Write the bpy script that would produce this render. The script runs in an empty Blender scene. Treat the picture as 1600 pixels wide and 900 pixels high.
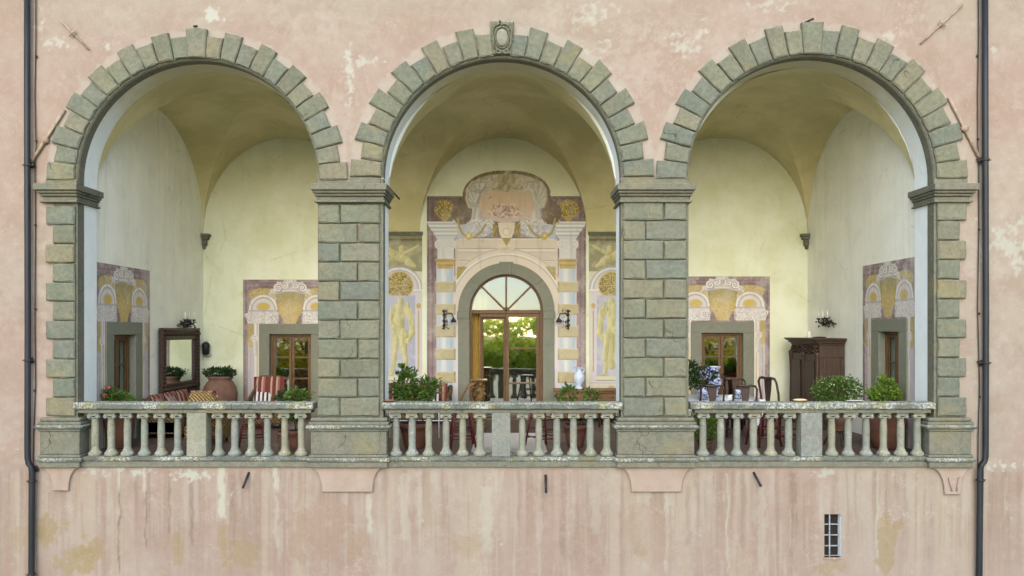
import bpy, math, random
import numpy as np
from mathutils import Vector, Matrix
from mathutils.geometry import tessellate_polygon
random.seed(7)
PI = math.pi
sc = bpy.context.scene
C = sc.collection

# ------------------------------------------------------------------ camera, sky, sun, exposure
FPX, DIST, CZ = 1270.0, 14.11, 2.333          # focal length in photo pixels, distance to facade, eye height
cam = bpy.data.cameras.new("camera")
cam.sensor_width = 36.0
cam.lens = 36.0 * FPX / 1600.0
cam.shift_x = 10 / 1600.0
cam.shift_y = 65 / 1600.0
cam.clip_end = 2000
co = bpy.data.objects.new("camera", cam)
co.location = (0, -DIST, CZ)
co.rotation_euler = (PI / 2, 0, 0)
C.objects.link(co)
sc.camera = co

SUN_EL, SUN_AZ = math.radians(25), math.radians(-6)   # azimuth from the facade normal, negative = from the left
w = bpy.data.worlds.new("World")
sc.world = w
w.use_nodes = True
wt = w.node_tree
sky = wt.nodes.new("ShaderNodeTexSky")
sky.sky_type = 'NISHITA'
sky.sun_disc = False
sky.sun_elevation = SUN_EL
sky.sun_rotation = PI - SUN_AZ
sky.dust_density = 1.2
sky.air_density = 1.0
sky.ozone_density = 1.0
wt.nodes["Background"].inputs[1].default_value = 0.15
wt.links.new(sky.outputs[0], wt.nodes["Background"].inputs[0])
sl = bpy.data.lights.new("sun", 'SUN')
sl.energy = 1.35
sl.angle = math.radians(85)
sl.color = (1.0, 0.975, 0.94)
so = bpy.data.objects.new("sun", sl)
sd = Vector((math.sin(SUN_AZ) * math.cos(SUN_EL), -math.cos(SUN_AZ) * math.cos(SUN_EL), math.sin(SUN_EL)))
so.rotation_euler = sd.to_track_quat('Z', 'Y').to_euler()
so.location = sd * 30
C.objects.link(so)
sc.view_settings.view_transform = 'Standard'
sc.view_settings.look = 'None'
sc.view_settings.gamma = 1
sc.view_settings.exposure = 1.2
sc.cycles.max_bounces = 8
sc.cycles.diffuse_bounces = 5

# ------------------------------------------------------------------ helpers
def S(y): return FPX / (DIST + y)
def PX(px, y=0.0): return (px - 790) / S(y)
def PZ(py, y=0.0): return CZ - (py - 515) / S(y)
FL = 0.133                                     # floor of the loggia
YB = 6.0                                       # back wall
YW = 0.667                                     # inner face of the facade wall
XL, XR = -7.48, 7.47                           # side walls

def tag(o, label=None, cat=None, group=None, kind=None):
    if label: o['label'] = label
    if cat: o['category'] = cat
    if group: o['group'] = group
    if kind: o['kind'] = kind
    return o
def thing(name, label, cat, loc=(0, 0, 0), rz=0, group=None):
    o = bpy.data.objects.new(name, None)
    o.empty_display_size = 0.2
    o.location = loc; o.rotation_euler = (0, 0, rz)
    C.objects.link(o)
    return tag(o, label, cat, group)
def copy_tree(o, parent=None):
    c = o.copy(); C.objects.link(c)
    if parent: c.parent = parent
    for ch in list(o.children): copy_tree(ch, c)
    return c

class MB:
    def __init__(s): s.v = []; s.f = []; s.sm = []
    def add(s, vs, fs, smooth=False):
        b = len(s.v); s.v += [tuple(p) for p in vs]
        s.f += [tuple(i + b for i in f) for f in fs]; s.sm += [smooth] * len(fs); return s
    def box(s, x0, x1, y0, y1, z0, z1, c=0.0):
        if c <= 0:
            vs = [(x, y, z) for z in (z0, z1) for y in (y0, y1) for x in (x0, x1)]
            fs = [(0, 2, 3, 1), (4, 5, 7, 6), (0, 1, 5, 4), (2, 6, 7, 3), (0, 4, 6, 2), (1, 3, 7, 5)]
            return s.add(vs, fs)
        o = [(x0 + c, y0), (x1 - c, y0), (x1, y0 + c), (x1, y1 - c), (x1 - c, y1), (x0 + c, y1), (x0, y1 - c), (x0, y0 + c)]
        cx, cy = (x0 + x1) / 2, (y0 + y1) / 2
        def sh(p):
            return (p[0] + (c if p[0] < cx else -c), p[1] + (c if p[1] < cy else -c))
        rings = [(z0, [sh(p) for p in o]), (z0 + c, o), (z1 - c, o), (z1, [sh(p) for p in o])]
        vs = [(p[0], p[1], z) for z, r in rings for p in r]
        fs = [tuple(range(7, -1, -1)), tuple(range(24, 32))]
        for k in range(3):
            for i in range(8):
                j = (i + 1) % 8
                fs.append((k * 8 + i, k * 8 + j, k * 8 + 8 + j, k * 8 + 8 + i))
        return s.add(vs, fs)
    def block(s, pts, yf, yb, c=0.02, jit=0.0, seg=1, rnd=None):
        """XZ outline (counter-clockwise seen from -y) extruded from yb to yf with a chamfered front."""
        P = []
        n = len(pts)
        for i in range(n):
            a, b = pts[i], pts[(i + 1) % n]
            for k in range(seg):
                t = k / seg; P.append((a[0] + (b[0] - a[0]) * t, a[1] + (b[1] - a[1]) * t))
        n = len(P); cx = sum(p[0] for p in P) / n; cz = sum(p[1] for p in P) / n
        ins = []
        for i in range(n):
            a, p, b = P[i - 1], P[i], P[(i + 1) % n]
            def nr(u, v):
                dx, dz = v[0] - u[0], v[1] - u[1]; l = math.hypot(dx, dz) or 1
                return (-dz / l, dx / l)
            n1, n2 = nr(a, p), nr(p, b)
            mx, mz = n1[0] + n2[0], n1[1] + n2[1]
            l2 = mx * mx + mz * mz or 1
            k = 2 * c / l2
            if jit: k *= 1 + (random.random() - .5) * jit
            ins.append((p[0] + mx * k, p[1] + mz * k))
        y2 = yf + c * 0.9
        j = (lambda: (random.random() - .5) * c * jit * .8) if jit else (lambda: 0)
        vs = [(p[0], yb, p[1]) for p in P] + [(p[0] + j(), y2, p[1] + j()) for p in P] + [(p[0], yf + j() * .6, p[1]) for p in ins]
        fs = [tuple(range(n - 1, -1, -1))]
        for r in range(2):
            for i in range(n):
                q = (i + 1) % n
                fs.append((r * n + i, r * n + q, r * n + n + q, r * n + n + i))
        fs.append(tuple(range(2 * n, 3 * n)))
        return s.add(vs, fs)
    def ext(s, pts, y0, y1):
        n = len(pts)
        vs = [(p[0], y0, p[1]) for p in pts] + [(p[0], y1, p[1]) for p in pts]
        return s.add(vs, [tuple(range(n)), tuple(range(2 * n - 1, n - 1, -1))] + [(i, i + n, (i + 1) % n + n, (i + 1) % n) for i in range(n)])
    def lathe(s, prof, c=(0, 0, 0), n=14, sx=1, sy=1, axis='z', smooth=True):
        vs = []; m = len(prof)
        for r, z in prof:
            for k in range(n):
                a = 2 * PI * k / n; x, y = r * math.cos(a) * sx, r * math.sin(a) * sy
                if axis == 'z': vs.append((c[0] + x, c[1] + y, c[2] + z))
                elif axis == 'y': vs.append((c[0] + x, c[1] + z, c[2] + y))
                else: vs.append((c[0] + z, c[1] + x, c[2] + y))
        fs = []
        for j in range(m - 1):
            for k in range(n):
                q = (k + 1) % n
                fs.append((j * n + k, j * n + q, j * n + n + q, j * n + n + k))
        fs.append(tuple(range(n - 1, -1, -1))); fs.append(tuple(range((m - 1) * n, m * n)))
        if axis == 'y': fs = [tuple(reversed(f)) for f in fs]
        return s.add(vs, fs, smooth)
    def ball(s, c, r, n=10, m=6, sx=1, sy=1, sz=1):
        return s.lathe([(max(1e-4, r * math.sin(PI * k / m)), -r * sz * math.cos(PI * k / m)) for k in range(m + 1)], c, n, sx, sy)
    def tube(s, pts, r, n=6, r2=None, smooth=True):
        pts = [Vector(p) for p in pts]; m = len(pts); vs = []
        up = Vector((0.13, 0.31, 0.94))
        for i, p in enumerate(pts):
            d = (pts[min(i + 1, m - 1)] - pts[max(i - 1, 0)])
            if d.length < 1e-9: d = Vector((0, 0, 1))
            d.normalize()
            a = d.cross(up)
            if a.length < 1e-3: a = d.cross(Vector((1, 0, 0)))
            a.normalize(); b = d.cross(a)
            rr = r if r2 is None else r + (r2 - r) * i / max(1, m - 1)
            if isinstance(r, (list, tuple)): rr = r[i]
            for k in range(n):
                t = 2 * PI * k / n
                vs.append(p + a * math.cos(t) * rr + b * math.sin(t) * rr)
        fs = []
        for j in range(m - 1):
            for k in range(n):
                q = (k + 1) % n
                fs.append((j * n + k, j * n + n + k, j * n + n + q, j * n + q))
        fs.append(tuple(range(n))); fs.append(tuple(range(m * n - 1, (m - 1) * n - 1, -1)))
        return s.add(vs, fs, smooth)
    def bar(s, a, b, wx, wy):
        """rectangular bar from a to b"""
        a, b = Vector(a), Vector(b); d = (b - a).normalized()
        u = d.cross(Vector((0, 1, 0)))
        if u.length < 1e-3: u = Vector((1, 0, 0))
        u.normalize(); v = d.cross(u)
        vs = []
        for p in (a, b):
            for (i, j) in ((-1, -1), (1, -1), (1, 1), (-1, 1)):
                vs.append(p + u * i * wx / 2 + v * j * wy / 2)
        return s.add(vs, [(3, 2, 1, 0), (4, 5, 6, 7), (0, 1, 5, 4), (1, 2, 6, 5), (2, 3, 7, 6), (3, 0, 4, 7)])
    def build(s, name, m, parent=None, loc=None, fix=True):
        me = bpy.data.meshes.new(name)
        me.from_pydata(s.v, [], s.f)
        me.materials.append(m)
        me.polygons.foreach_set("use_smooth", s.sm)
        me.update()
        if fix:
            import bmesh
            bm = bmesh.new(); bm.from_mesh(me); bmesh.ops.recalc_face_normals(bm, faces=bm.faces); bm.to_mesh(me); bm.free()
        o = bpy.data.objects.new(name, me)
        C.objects.link(o)
        if parent: o.parent = parent
        if loc: o.location = loc
        return o
def inst(o, parent=None, loc=None, rot=None, scale=None):
    c = o.copy(); C.objects.link(c)
    if parent is not None: c.parent = parent
    if loc is not None: c.location = loc
    if rot is not None: c.rotation_euler = rot
    if scale is not None: c.scale = scale
    return c

# ------------------------------------------------------------------ material helpers
class NT:
    def __init__(s, name):
        s.m = bpy.data.materials.new(name); s.m.use_nodes = True
        s.t = s.m.node_tree; s.b = s.t.nodes["Principled BSDF"]
        s.geo = s.t.nodes.new("ShaderNodeNewGeometry")
    def n(s, t, **k):
        x = s.t.nodes.new(t)
        for a, b in k.items(): setattr(x, a, b)
        return x
    def put(s, sock, v):
        if isinstance(v, bpy.types.NodeSocket): s.t.links.new(v, sock)
        elif isinstance(v, (tuple, list)):
            sock.default_value = tuple(v) + ((1,) if len(v) == 3 and len(sock.default_value) == 4 else ())
        else: sock.default_value = v
    def pos(s, sx=1, sy=1, sz=1, src=None):
        v = s.n("ShaderNodeMapping"); s.t.links.new(src or s.geo.outputs["Position"], v.inputs[0])
        v.inputs["Scale"].default_value = (sx, sy, sz); return v.outputs[0]
    def noise(s, scale, vec=None, detail=4, rough=.55, dist=0):
        x = s.n("ShaderNodeTexNoise"); s.put(x.inputs["Vector"], vec or s.geo.outputs["Position"])
        x.inputs["Scale"].default_value = scale; x.inputs["Detail"].default_value = detail
        x.inputs["Roughness"].default_value = rough; x.inputs["Distortion"].default_value = dist
        return x.outputs[0]
    def vor(s, scale, vec=None, feat='F1', out=0):
        x = s.n("ShaderNodeTexVoronoi"); x.feature = feat; s.put(x.inputs["Vector"], vec or s.geo.outputs["Position"])
        x.inputs["Scale"].default_value = scale; return x.outputs[out]
    def ss(s, v, a, b, lo=0, hi=1):
        x = s.n("ShaderNodeMapRange"); x.interpolation_type = 'SMOOTHSTEP'
        s.put(x.inputs[0], v)
        for i, q in enumerate((a, b, lo, hi)): x.inputs[i + 1].default_value = q
        return x.outputs[0]
    def math(s, op, a, b=0.0):
        x = s.n("ShaderNodeMath"); x.operation = op; s.put(x.inputs[0], a); s.put(x.inputs[1], b); return x.outputs[0]
    def mix(s, f, a, b, mode='MIX'):
        x = s.n("ShaderNodeMix"); x.data_type = 'RGBA'; x.blend_type = mode
        s.put(x.inputs[0], f); s.put(x.inputs[6], a); s.put(x.inputs[7], b); return x.outputs[2]
    def ramp(s, f, stops, interp='LINEAR'):
        x = s.n("ShaderNodeValToRGB"); r = x.color_ramp; r.interpolation = interp
        while len(r.elements) < len(stops): r.elements.new(1)
        for e, (p, c) in zip(r.elements, stops): e.position = p; e.color = tuple(c) + (1,)
        s.put(x.inputs[0], f); return x.outputs[0]
    def bump(s, h, strength=.3, dist=.01):
        x = s.n("ShaderNodeBump"); s.put(x.inputs["Height"], h); x.inputs["Strength"].default_value = strength
        x.inputs["Distance"].default_value = dist
        s.t.links.new(x.outputs[0], s.b.inputs["Normal"])
    def rnd(s): return s.n("ShaderNodeObjectInfo").outputs["Random"]
    def attr(s, name):
        x = s.n("ShaderNodeAttribute"); x.attribute_name = name; return x.outputs[0]
    def nz(s):
        x = s.n("ShaderNodeSeparateXYZ"); s.t.links.new(s.geo.outputs["Normal"], x.inputs[0]); return x.outputs[2]
    def end(s, col, rough=.8, metal=0, spec=.3):
        s.put(s.b.inputs["Base Color"], col); s.put(s.b.inputs["Roughness"], rough)
        s.b.inputs["Metallic"].default_value = metal
        s.b.inputs["Specular IOR Level"].default_value = spec
        return s.m

def stone(name, tints, lichen=.5, wear=1.0, yellow=.3, speck=.62):
    t = NT(name)
    mean = [sum(c[k_] for _, c in tints) / len(tints) for k_ in range(3)]
    tints = [(p, tuple((q * .62 + mean[k_] * .38) * .80 * (1.05, .985, 1.12)[k_] for k_, q in enumerate(c))) for p, c in tints]
    base = t.ramp(t.rnd(), tints)
    n1 = t.noise(2.3, detail=6); n2 = t.noise(14, detail=8, rough=.7); n3 = t.noise(70, detail=4, rough=.7)
    c = t.mix(t.ss(n1, .38, .66, 0, .55), base, t.mix(1.0, base, (.85, .98, .98), 'MULTIPLY'))
    c = t.mix(t.ss(n2, .42, .62, 0, .5 * wear), c, t.mix(1.0, c, (.62, .62, .56), 'MULTIPLY'))
    c = t.mix(t.ss(n2, .6, .75, 0, .5), c, (.27, .28, .21))
    c = t.mix(t.ss(n3, .55, .75, 0, .4), c, (.09, .1, .075))
    och = t.noise(1.1, t.pos(1, 1, 1.6), detail=5)
    c = t.mix(t.ss(och, .56, .7, 0, yellow), c, (.23, .20, .09))
    big = t.noise(4.5, detail=9, rough=.72, dist=.8)
    c = t.mix(t.ss(big, .5, .56, 0, .38 * wear), c, t.mix(1.0, c, (1.32, 1.28, 1.22), 'MULTIPLY'))
    c = t.mix(t.ss(t.noise(5.3, t.pos(1, 1, 1.9), detail=9, rough=.75, dist=1.0), .56, .62, 0, .42 * wear), c, t.mix(1.0, c, (.66, .68, .66), 'MULTIPLY'))
    wv = t.n("ShaderNodeVectorMath"); wv.operation = 'ADD'; nn = t.n("ShaderNodeTexNoise"); nn.inputs["Scale"].default_value = 3; t.t.links.new(t.geo.outputs["Position"], nn.inputs["Vector"])
    sc3 = t.n("ShaderNodeVectorMath"); sc3.operation = 'SCALE'; sc3.inputs["Scale"].default_value = .35; t.t.links.new(nn.outputs["Color"], sc3.inputs[0])
    t.t.links.new(t.geo.outputs["Position"], wv.inputs[0]); t.t.links.new(sc3.outputs[0], wv.inputs[1])
    ck = t.vor(1.25, wv.outputs[0], 'DISTANCE_TO_EDGE', 0)
    crack = t.math('MULTIPLY', t.math('SUBTRACT', 1.0, t.ss(ck, .0, .012)), t.ss(t.noise(1.3), .55, .6))
    c = t.mix(t.math('MULTIPLY', crack, .75 * wear), c, (.03, .034, .025))
    up = t.ss(t.nz(), .15, .7, 0, 1)
    l = t.math('MULTIPLY', t.ss(t.noise(34, detail=9, rough=.8), speck - .12, speck - .04), t.math('ADD', t.math('MULTIPLY', up, .9), t.math('MULTIPLY', lichen, t.ss(t.noise(1.7, detail=3), .45, .65))))
    c = t.mix(t.math('MINIMUM', l, 1.0), c, t.mix(t.ss(t.noise(6), .5, .62), (.44, .46, .41), (.33, .32, .13)))
    t.bump(t.math('ADD', t.math('MULTIPLY', n2, 1.0), t.math('MULTIPLY', n3, .45)), .55, .02)
    return t.end(c, .92, spec=.15)
TG = [(0, (.175, .205, .135)), (.18, (.235, .245, .15)), (.34, (.165, .205, .16)), (.5, (.26, .245, .14)), (.62, (.19, .215, .145)), (.76, (.15, .185, .145)), (.9, (.245, .25, .165)), (1, (.16, .175, .115))]
M = {}
M['stone'] = stone('grey_green_sandstone', TG, .12, speck=.68)
M['stone_body'] = stone('sandstone_body', [(0, (.17, .19, .12)), (1, (.19, .21, .14))], .1)
M['stone_mould'] = stone('sandstone_moulding', [(0, (.19, .205, .14)), (1, (.21, .215, .15))], .3, speck=.67)
M['baluster'] = stone('baluster_stone', [(0, (.24, .28, .22)), (.3, (.31, .32, .20)), (.55, (.23, .27, .23)), (.8, (.33, .32, .19)), (1, (.25, .29, .24))], .45, wear=.8)
M['rail'] = stone('lichened_rail_stone', [(0, (.14, .165, .13)), (1, (.17, .19, .145))], 1.6, speck=.60)
M['lichened_die'] = stone('lichened_die_stone', [(0, (.23, .26, .21)), (1, (.26, .28, .22))], .8, speck=.63)
M['door_stone'] = stone('door_surround_stone', [(0, (.25, .275, .195)), (1, (.27, .29, .20))], .0, wear=.35, yellow=.1, speck=.8)

def plaster(name, c1, c2, sc_=1.2, bump=.12, streak=0):
    t = NT(name)
    n = t.noise(sc_, detail=7, rough=.6); f = t.noise(30, detail=5, rough=.7)
    c = t.mix(t.ss(n, .35, .68), c1, c2)
    if streak:
        st = t.noise(1.0, t.pos(5, 5, .35), detail=5)
        c = t.mix(t.ss(st, .52, .72, 0, streak), c, t.mix(1.0, c, (.72, .7, .6), 'MULTIPLY'))
    cr = t.noise(2.6, t.pos(1, 1, .8), detail=9, rough=.72, dist=.6)
    c = t.mix(t.ss(cr, .6, .7, 0, .3), c, t.mix(1.0, c, (.8, .78, .7), 'MULTIPLY'))
    c = t.mix(t.ss(f, .62, .8, 0, .25), c, t.mix(1.0, c, (.75, .73, .66), 'MULTIPLY'))
    b2 = t.noise(1.7, detail=8, rough=.68, dist=.4)
    c = t.mix(t.ss(b2, .55, .66, 0, .3), c, t.mix(1.0, c, (.80, .80, .74), 'MULTIPLY')); c = t.mix(t.ss(b2, .44, .34, 0, .3), c, t.mix(1.0, c, (1.1, 1.1, 1.12), 'MULTIPLY'))
    ck = t.vor(.55, t.pos(1, 1, .8), 'DISTANCE_TO_EDGE'); cm = t.math('MULTIPLY', t.math('SUBTRACT', 1.0, t.ss(t.math('ADD', ck, t.math('MULTIPLY', t.math('SUBTRACT', t.noise(9, detail=5), .5), .05)), .0, .01)), t.ss(t.noise(.9), .52, .6))
    c = t.mix(t.math('MULTIPLY', cm, .3), c, t.mix(1.0, c, (.6, .56, .48), 'MULTIPLY'))
    t.bump(t.math('ADD', n, t.math('MULTIPLY', f, .2)), bump, .02)
    return t.end(c, .9, spec=.15)
M['back_plaster'] = plaster('cream_yellow_limewash', (.66, .69, .49), (.74, .78, .63), streak=.12)
M['side_plaster'] = plaster('white_limewash', (.79, .81, .73), (.86, .875, .80), streak=.25)
M['jamb_plaster'] = plaster('cool_white_limewash', (.76, .83, .85), (.83, .88, .90), 2.5, streak=.2)
M['vault_plaster'] = plaster('ochre_vault_limewash', (.52, .475, .25), (.66, .61, .36), .8)
def core_mat():
    t = NT('jamb_limewash_painted_bounce')
    sep = t.n("ShaderNodeSeparateXYZ"); t.t.links.new(t.geo.outputs["Position"], sep.inputs[0])
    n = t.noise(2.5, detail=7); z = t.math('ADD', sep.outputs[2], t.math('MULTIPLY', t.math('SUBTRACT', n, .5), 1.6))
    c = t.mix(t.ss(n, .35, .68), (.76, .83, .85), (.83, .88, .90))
    c = t.mix(t.ss(z, 5.6, 7.0, 0, .85), c, (.50, .46, .25))  # ochre rising to the crown paints in yellowish bounce light
    c = t.mix(t.ss(t.noise(12, t.pos(1, 1, .4), detail=6), .52, .72, 0, .25), c, t.mix(1.0, c, (.75, .74, .66), 'MULTIPLY'))
    t.bump(n, .12, .02); return t.end(c, .9, spec=.15)
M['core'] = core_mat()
M['soffit_plaster'] = plaster('arch_soffit_limewash', (.70, .70, .56), (.76, .76, .64), 1.5)

def paint_mat(name, bump=.15, rough=.9, fine=.12, losses=False):
    t = NT(name)
    c = t.attr("Col")
    if losses:
        msk = t.ss(t.noise(.55, detail=4), .5, .6); fl = t.noise(6, detail=12, rough=.78, dist=.4)
        c = t.mix(t.math('MULTIPLY', t.ss(fl, .62, .64), msk), c, (.40, .36, .31))
        c = t.mix(t.ss(t.noise(3.1, detail=12, rough=.75, dist=.5), .565, .585, 0, .22), c, (.36, .30, .26))
        c = t.mix(t.ss(t.noise(2.2, t.pos(1, 1, .5), detail=12, rough=.75, dist=.5), .57, .60, 0, .22), c, t.mix(1.0, c, (.82, .76, .70), 'MULTIPLY'))
        rd = t.math('ABSOLUTE', t.math('SUBTRACT', t.noise(1.1, detail=9, rough=.62, dist=.7), .5))
        c = t.mix(t.math('MULTIPLY', t.math('SUBTRACT', 1.0, t.ss(rd, .0008, .003)), t.ss(t.noise(.8, detail=2), .52, .62, 0, .55)), c, (.44, .40, .35))
        rd2 = t.math('ABSOLUTE', t.math('SUBTRACT', t.noise(.8, t.pos(1.3, 1, .8), detail=10, rough=.66, dist=.3), .47))
        c = t.mix(t.math('MULTIPLY', t.math('SUBTRACT', 1.0, t.ss(rd2, .0005, .002)), t.ss(t.noise(.6, detail=2), .5, .6, 0, .5)), c, (.14, .10, .08))
    f = t.noise(38, detail=6, rough=.72); g = t.noise(9, detail=6, rough=.7)
    c = t.mix(t.ss(f, .45, .7, 0, fine), c, t.mix(1.0, c, (.7, .68, .64), 'MULTIPLY'))
    c = t.mix(t.ss(g, .5, .72, 0, fine * 1.2), c, t.mix(.5, c, (.75, .72, .66)))
    t.bump(t.math('ADD', g, t.math('MULTIPLY', f, .4)), bump, .02)
    return t.end(c, rough, spec=.1)
M['facade'] = paint_mat('weathered_pink_render', .3, fine=.10, losses=True)
M['fresco'] = paint_mat('fresco_paint', .05, fine=.14)

def simple(name, c1, c2=None, rough=.6, metal=0, scale=20, spec=.4, bump=0, stretch=(1, 1, 1)):
    t = NT(name); c2 = c2 or tuple(x * .75 for x in c1)
    n = t.noise(scale, t.pos(*stretch), detail=5)
    if bump: t.bump(n, bump, .01)
    return t.end(t.mix(t.ss(n, .35, .65), c1, c2), rough, metal, spec)
M['iron'] = simple('black_wrought_iron', (.014, .014, .014), (.03, .026, .022), .6)
M['pipe'] = simple('dark_slate_painted_pipe', (.010, .013, .018), (.016, .019, .024), .5, scale=3, stretch=(4, 4, .6))
M['cable'] = simple('dark_cable', (.03, .022, .02), rough=.7)
M['anchor'] = simple('limewashed_iron_tie', (.36, .29, .22), (.26, .2, .15), .9, scale=12)
M['dark_wood'] = simple('dark_walnut', (.042, .023, .015), (.064, .037, .024), .5, scale=9, stretch=(4, 4, .5), bump=.15)
M['frame_wood'] = simple('brown_varnished_wood', (.15, .08, .028), (.10, .052, .02), .5, scale=9, stretch=(4, 4, .5))
M['table_wood'] = simple('honey_brown_wood', (.20, .105, .045), (.14, .07, .03), .45, scale=9, stretch=(.5, 4, 4))
M['red_wood'] = simple('dark_red_painted_wood', (.11, .013, .013), (.075, .012, .012), .5)
M['chair_wood'] = simple('dark_chair_wood', (.05, .028, .02), (.03, .018, .014), .45)
M['terracotta'] = simple('terracotta', (.17, .075, .045), (.12, .055, .038), .85, scale=5, bump=.15)
M['terracotta_pale'] = simple('weathered_terracotta', (.20, .115, .08), (.14, .08, .06), .9, scale=4, bump=.2)
M['porcelain'] = simple('white_blue_porcelain', (.62, .70, .80), (.50, .60, .76), .2, scale=14)
def delft(name, scale, th):
    t = NT(name); tc = t.n("ShaderNodeTexCoord").outputs["Object"]
    v = t.noise(scale, tc, detail=3, rough=.6, dist=1.5); g = t.noise(scale * 2.3, tc, detail=2)
    c = t.mix(t.ss(v, th, th + .03), (.52, .57, .66), (.03, .05, .22)); c = t.mix(t.ss(g, .6, .64, 0, .6), c, (.10, .14, .38))
    return t.end(c, .3)
M['delft'] = delft('blue_and_white_glaze', 14, .5)
M['blue_cloth'] = delft('blue_patterned_linen', 9, .57)
M['white_cloth'] = simple('white_linen', (.70, .73, .78), (.6, .64, .72), .9, scale=6)
M['gilt'] = simple('carved_gilt_wood', (.22, .13, .04), (.06, .035, .015), .45, scale=22, bump=.5)
M['tan_cloth'] = simple('tan_canvas', (.26, .18, .12), (.19, .13, .085), .9)
M['candle'] = simple('white_candle_tube', (.75, .75, .7), rough=.5)
M['black'] = simple('black_plastic', (.012, .012, .014), rough=.5)
M['void'] = simple('painted_unlit_dark', (.02, .018, .016), rough=.9)
M['room'] = simple('ochre_room_plaster', (.40, .28, .10), (.36, .25, .09), .9, scale=2)
M['room_floor'] = simple('room_floor_tile', (.12, .07, .05), rough=.6)
M['stand_in_wall_yellow'] = simple('yellow_stand_in_sheet', (.50, .35, .09), (.38, .26, .06), .9, scale=3, stretch=(8, 8, .3))
M['soil'] = simple('potting_soil', (.03, .02, .014), rough=.95)
M['bark'] = simple('grey_brown_bark', (.09, .065, .045), (.05, .038, .028), .9, bump=.4)
M['steel'] = simple('galvanised_grille_bar', (.34, .36, .38), (.2, .2, .2), .6)
M['yellow_cloth'] = simple('cream_yellow_cloth', (.72, .62, .32), (.6, .52, .3), .9)
M['cord'] = simple('white_mat_weave', (.60, .58, .54), (.42, .40, .37), .9, scale=16, stretch=(1, 6, 1))
M['rug'] = simple('brown_patterned_rug', (.11, .08, .05), (.045, .03, .024), .95, scale=22)

def floor_mat():
    t = NT('terracotta_floor_tiles')
    br = t.n("ShaderNodeTexBrick"); t.put(br.inputs["Vector"], t.pos(1, 1, 1))
    br.inputs["Scale"].default_value = 1; br.inputs["Brick Width"].default_value = .3; br.inputs["Row Height"].default_value = .15
    br.inputs["Mortar Size"].default_value = .006
    br.inputs["Color1"].default_value = (.13, .085, .07, 1); br.inputs["Color2"].default_value = (.105, .07, .06, 1); br.inputs["Mortar"].default_value = (.07, .06, .05, 1)
    c = t.mix(t.ss(t.noise(2.5, detail=6), .4, .7, 0, .5), br.outputs[0], (.16, .12, .105))
    return t.end(c, .6)
M['floor'] = floor_mat()
def stripes(name, cols, freq, axis, rough=.9):
    t = NT(name)
    sep = t.n("ShaderNodeSeparateXYZ"); tc = t.n("ShaderNodeTexCoord"); t.t.links.new(tc.outputs["Object"], sep.inputs[0])
    f = t.math('FRACT', t.math('MULTIPLY', sep.outputs[axis], freq))
    stops = [(i / len(cols), c) for i, c in enumerate(cols)]
    c = t.ramp(f, stops, 'CONSTANT')
    c = t.mix(t.ss(t.noise(60), .4, .7, 0, .3), c, (.2, .12, .1))
    return t.end(c, rough)
RED, CR = (.13, .022, .018), (.34, .26, .20)
SR = [RED, CR, (.15, .025, .02), (.09, .015, .013), CR, (.24, .1, .07), RED, (.12, .02, .018)]
M['stripe_x'] = stripes('red_cream_stripes', SR, 3.1, 0)
M['stripe_y'] = stripes('red_cream_stripes_side', SR, 3.1, 1)
M['stripe_bw'] = stripes('black_white_stripes', [(.02, .02, .025), (.65, .62, .62)], 11, 0)
def wicker(name, c1, c2):
    t = NT(name)
    wv = t.n("ShaderNodeTexWave"); t.put(wv.inputs["Vector"], t.pos(1, 1, 1)); wv.bands_direction = 'DIAGONAL'
    wv.inputs["Scale"].default_value = 9; wv.inputs["Distortion"].default_value = 2.5; wv.inputs["Detail"].default_value = 1
    ch = t.n("ShaderNodeTexChecker"); t.put(ch.inputs["Vector"], t.pos(1, 1, 1)); ch.inputs["Scale"].default_value = 26
    f = t.math('MULTIPLY', wv.outputs["Fac"], t.math('ADD', t.math('MULTIPLY', ch.outputs["Fac"], .5), .5))
    t.bump(f, .8, .02)
    return t.end(t.mix(f, c1, c2), .7)
M['stripe_pale'] = stripes('pale_pink_stripes', [(.30, .2, .2), (.10, .03, .03), (.34, .26, .26), (.2, .12, .12)], 9, 0)
M['wicker'] = wicker('brown_wicker', (.05, .028, .012), (.26, .17, .075))
M['wicker_gold'] = wicker('golden_wicker', (.06, .035, .012), (.40, .28, .10))

def foliage(name, c1, c2, trans=.35):
    t = NT(name)
    n = t.noise(7, detail=3)
    rnd = t.geo.outputs["Random Per Island"]
    c = t.mix(rnd, c1, c2)
    c = t.mix(t.ss(n, .4, .65, 0, .45), c, tuple(x * .55 for x in c1))
    t.end(c, .5, spec=.35)
    tr = t.n("ShaderNodeBsdfTranslucent"); t.put(tr.inputs[0], t.mix(1.0, c, (1.5, 1.35, .6), 'MULTIPLY'))
    mx = t.n("ShaderNodeMixShader"); mx.inputs[0].default_value = trans
    t.t.links.new(t.b.outputs[0], mx.inputs[1]); t.t.links.new(tr.outputs[0], mx.inputs[2])
    t.t.links.new(mx.outputs[0], t.t.nodes["Material Output"].inputs[0])
    return t.m
M['leaf'] = foliage('green_leaves', (.045, .10, .018), (.13, .22, .045))
M['leaf_light'] = foliage('light_green_leaves', (.10, .19, .025), (.20, .30, .05))
M['leaf_dark'] = foliage('dark_green_leaves', (.018, .05, .016), (.05, .10, .03))
M['leaf_yellow'] = foliage('yellow_green_leaves', (.30, .27, .02), (.50, .42, .04), .5)
M['leaf_painted_sun'] = foliage('tree_leaves_painted_sunlit', (.27, .38, .06), (.54, .58, .12), .6)  # leaf colours lightened to imitate sunlight on the garden trees
M['petal_red'] = simple('pink_red_petals', (.55, .03, .07), (.62, .12, .16), .7)
M['petal_white'] = simple('white_petals', (.42, .46, .30), (.34, .40, .22), .7)
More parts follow.
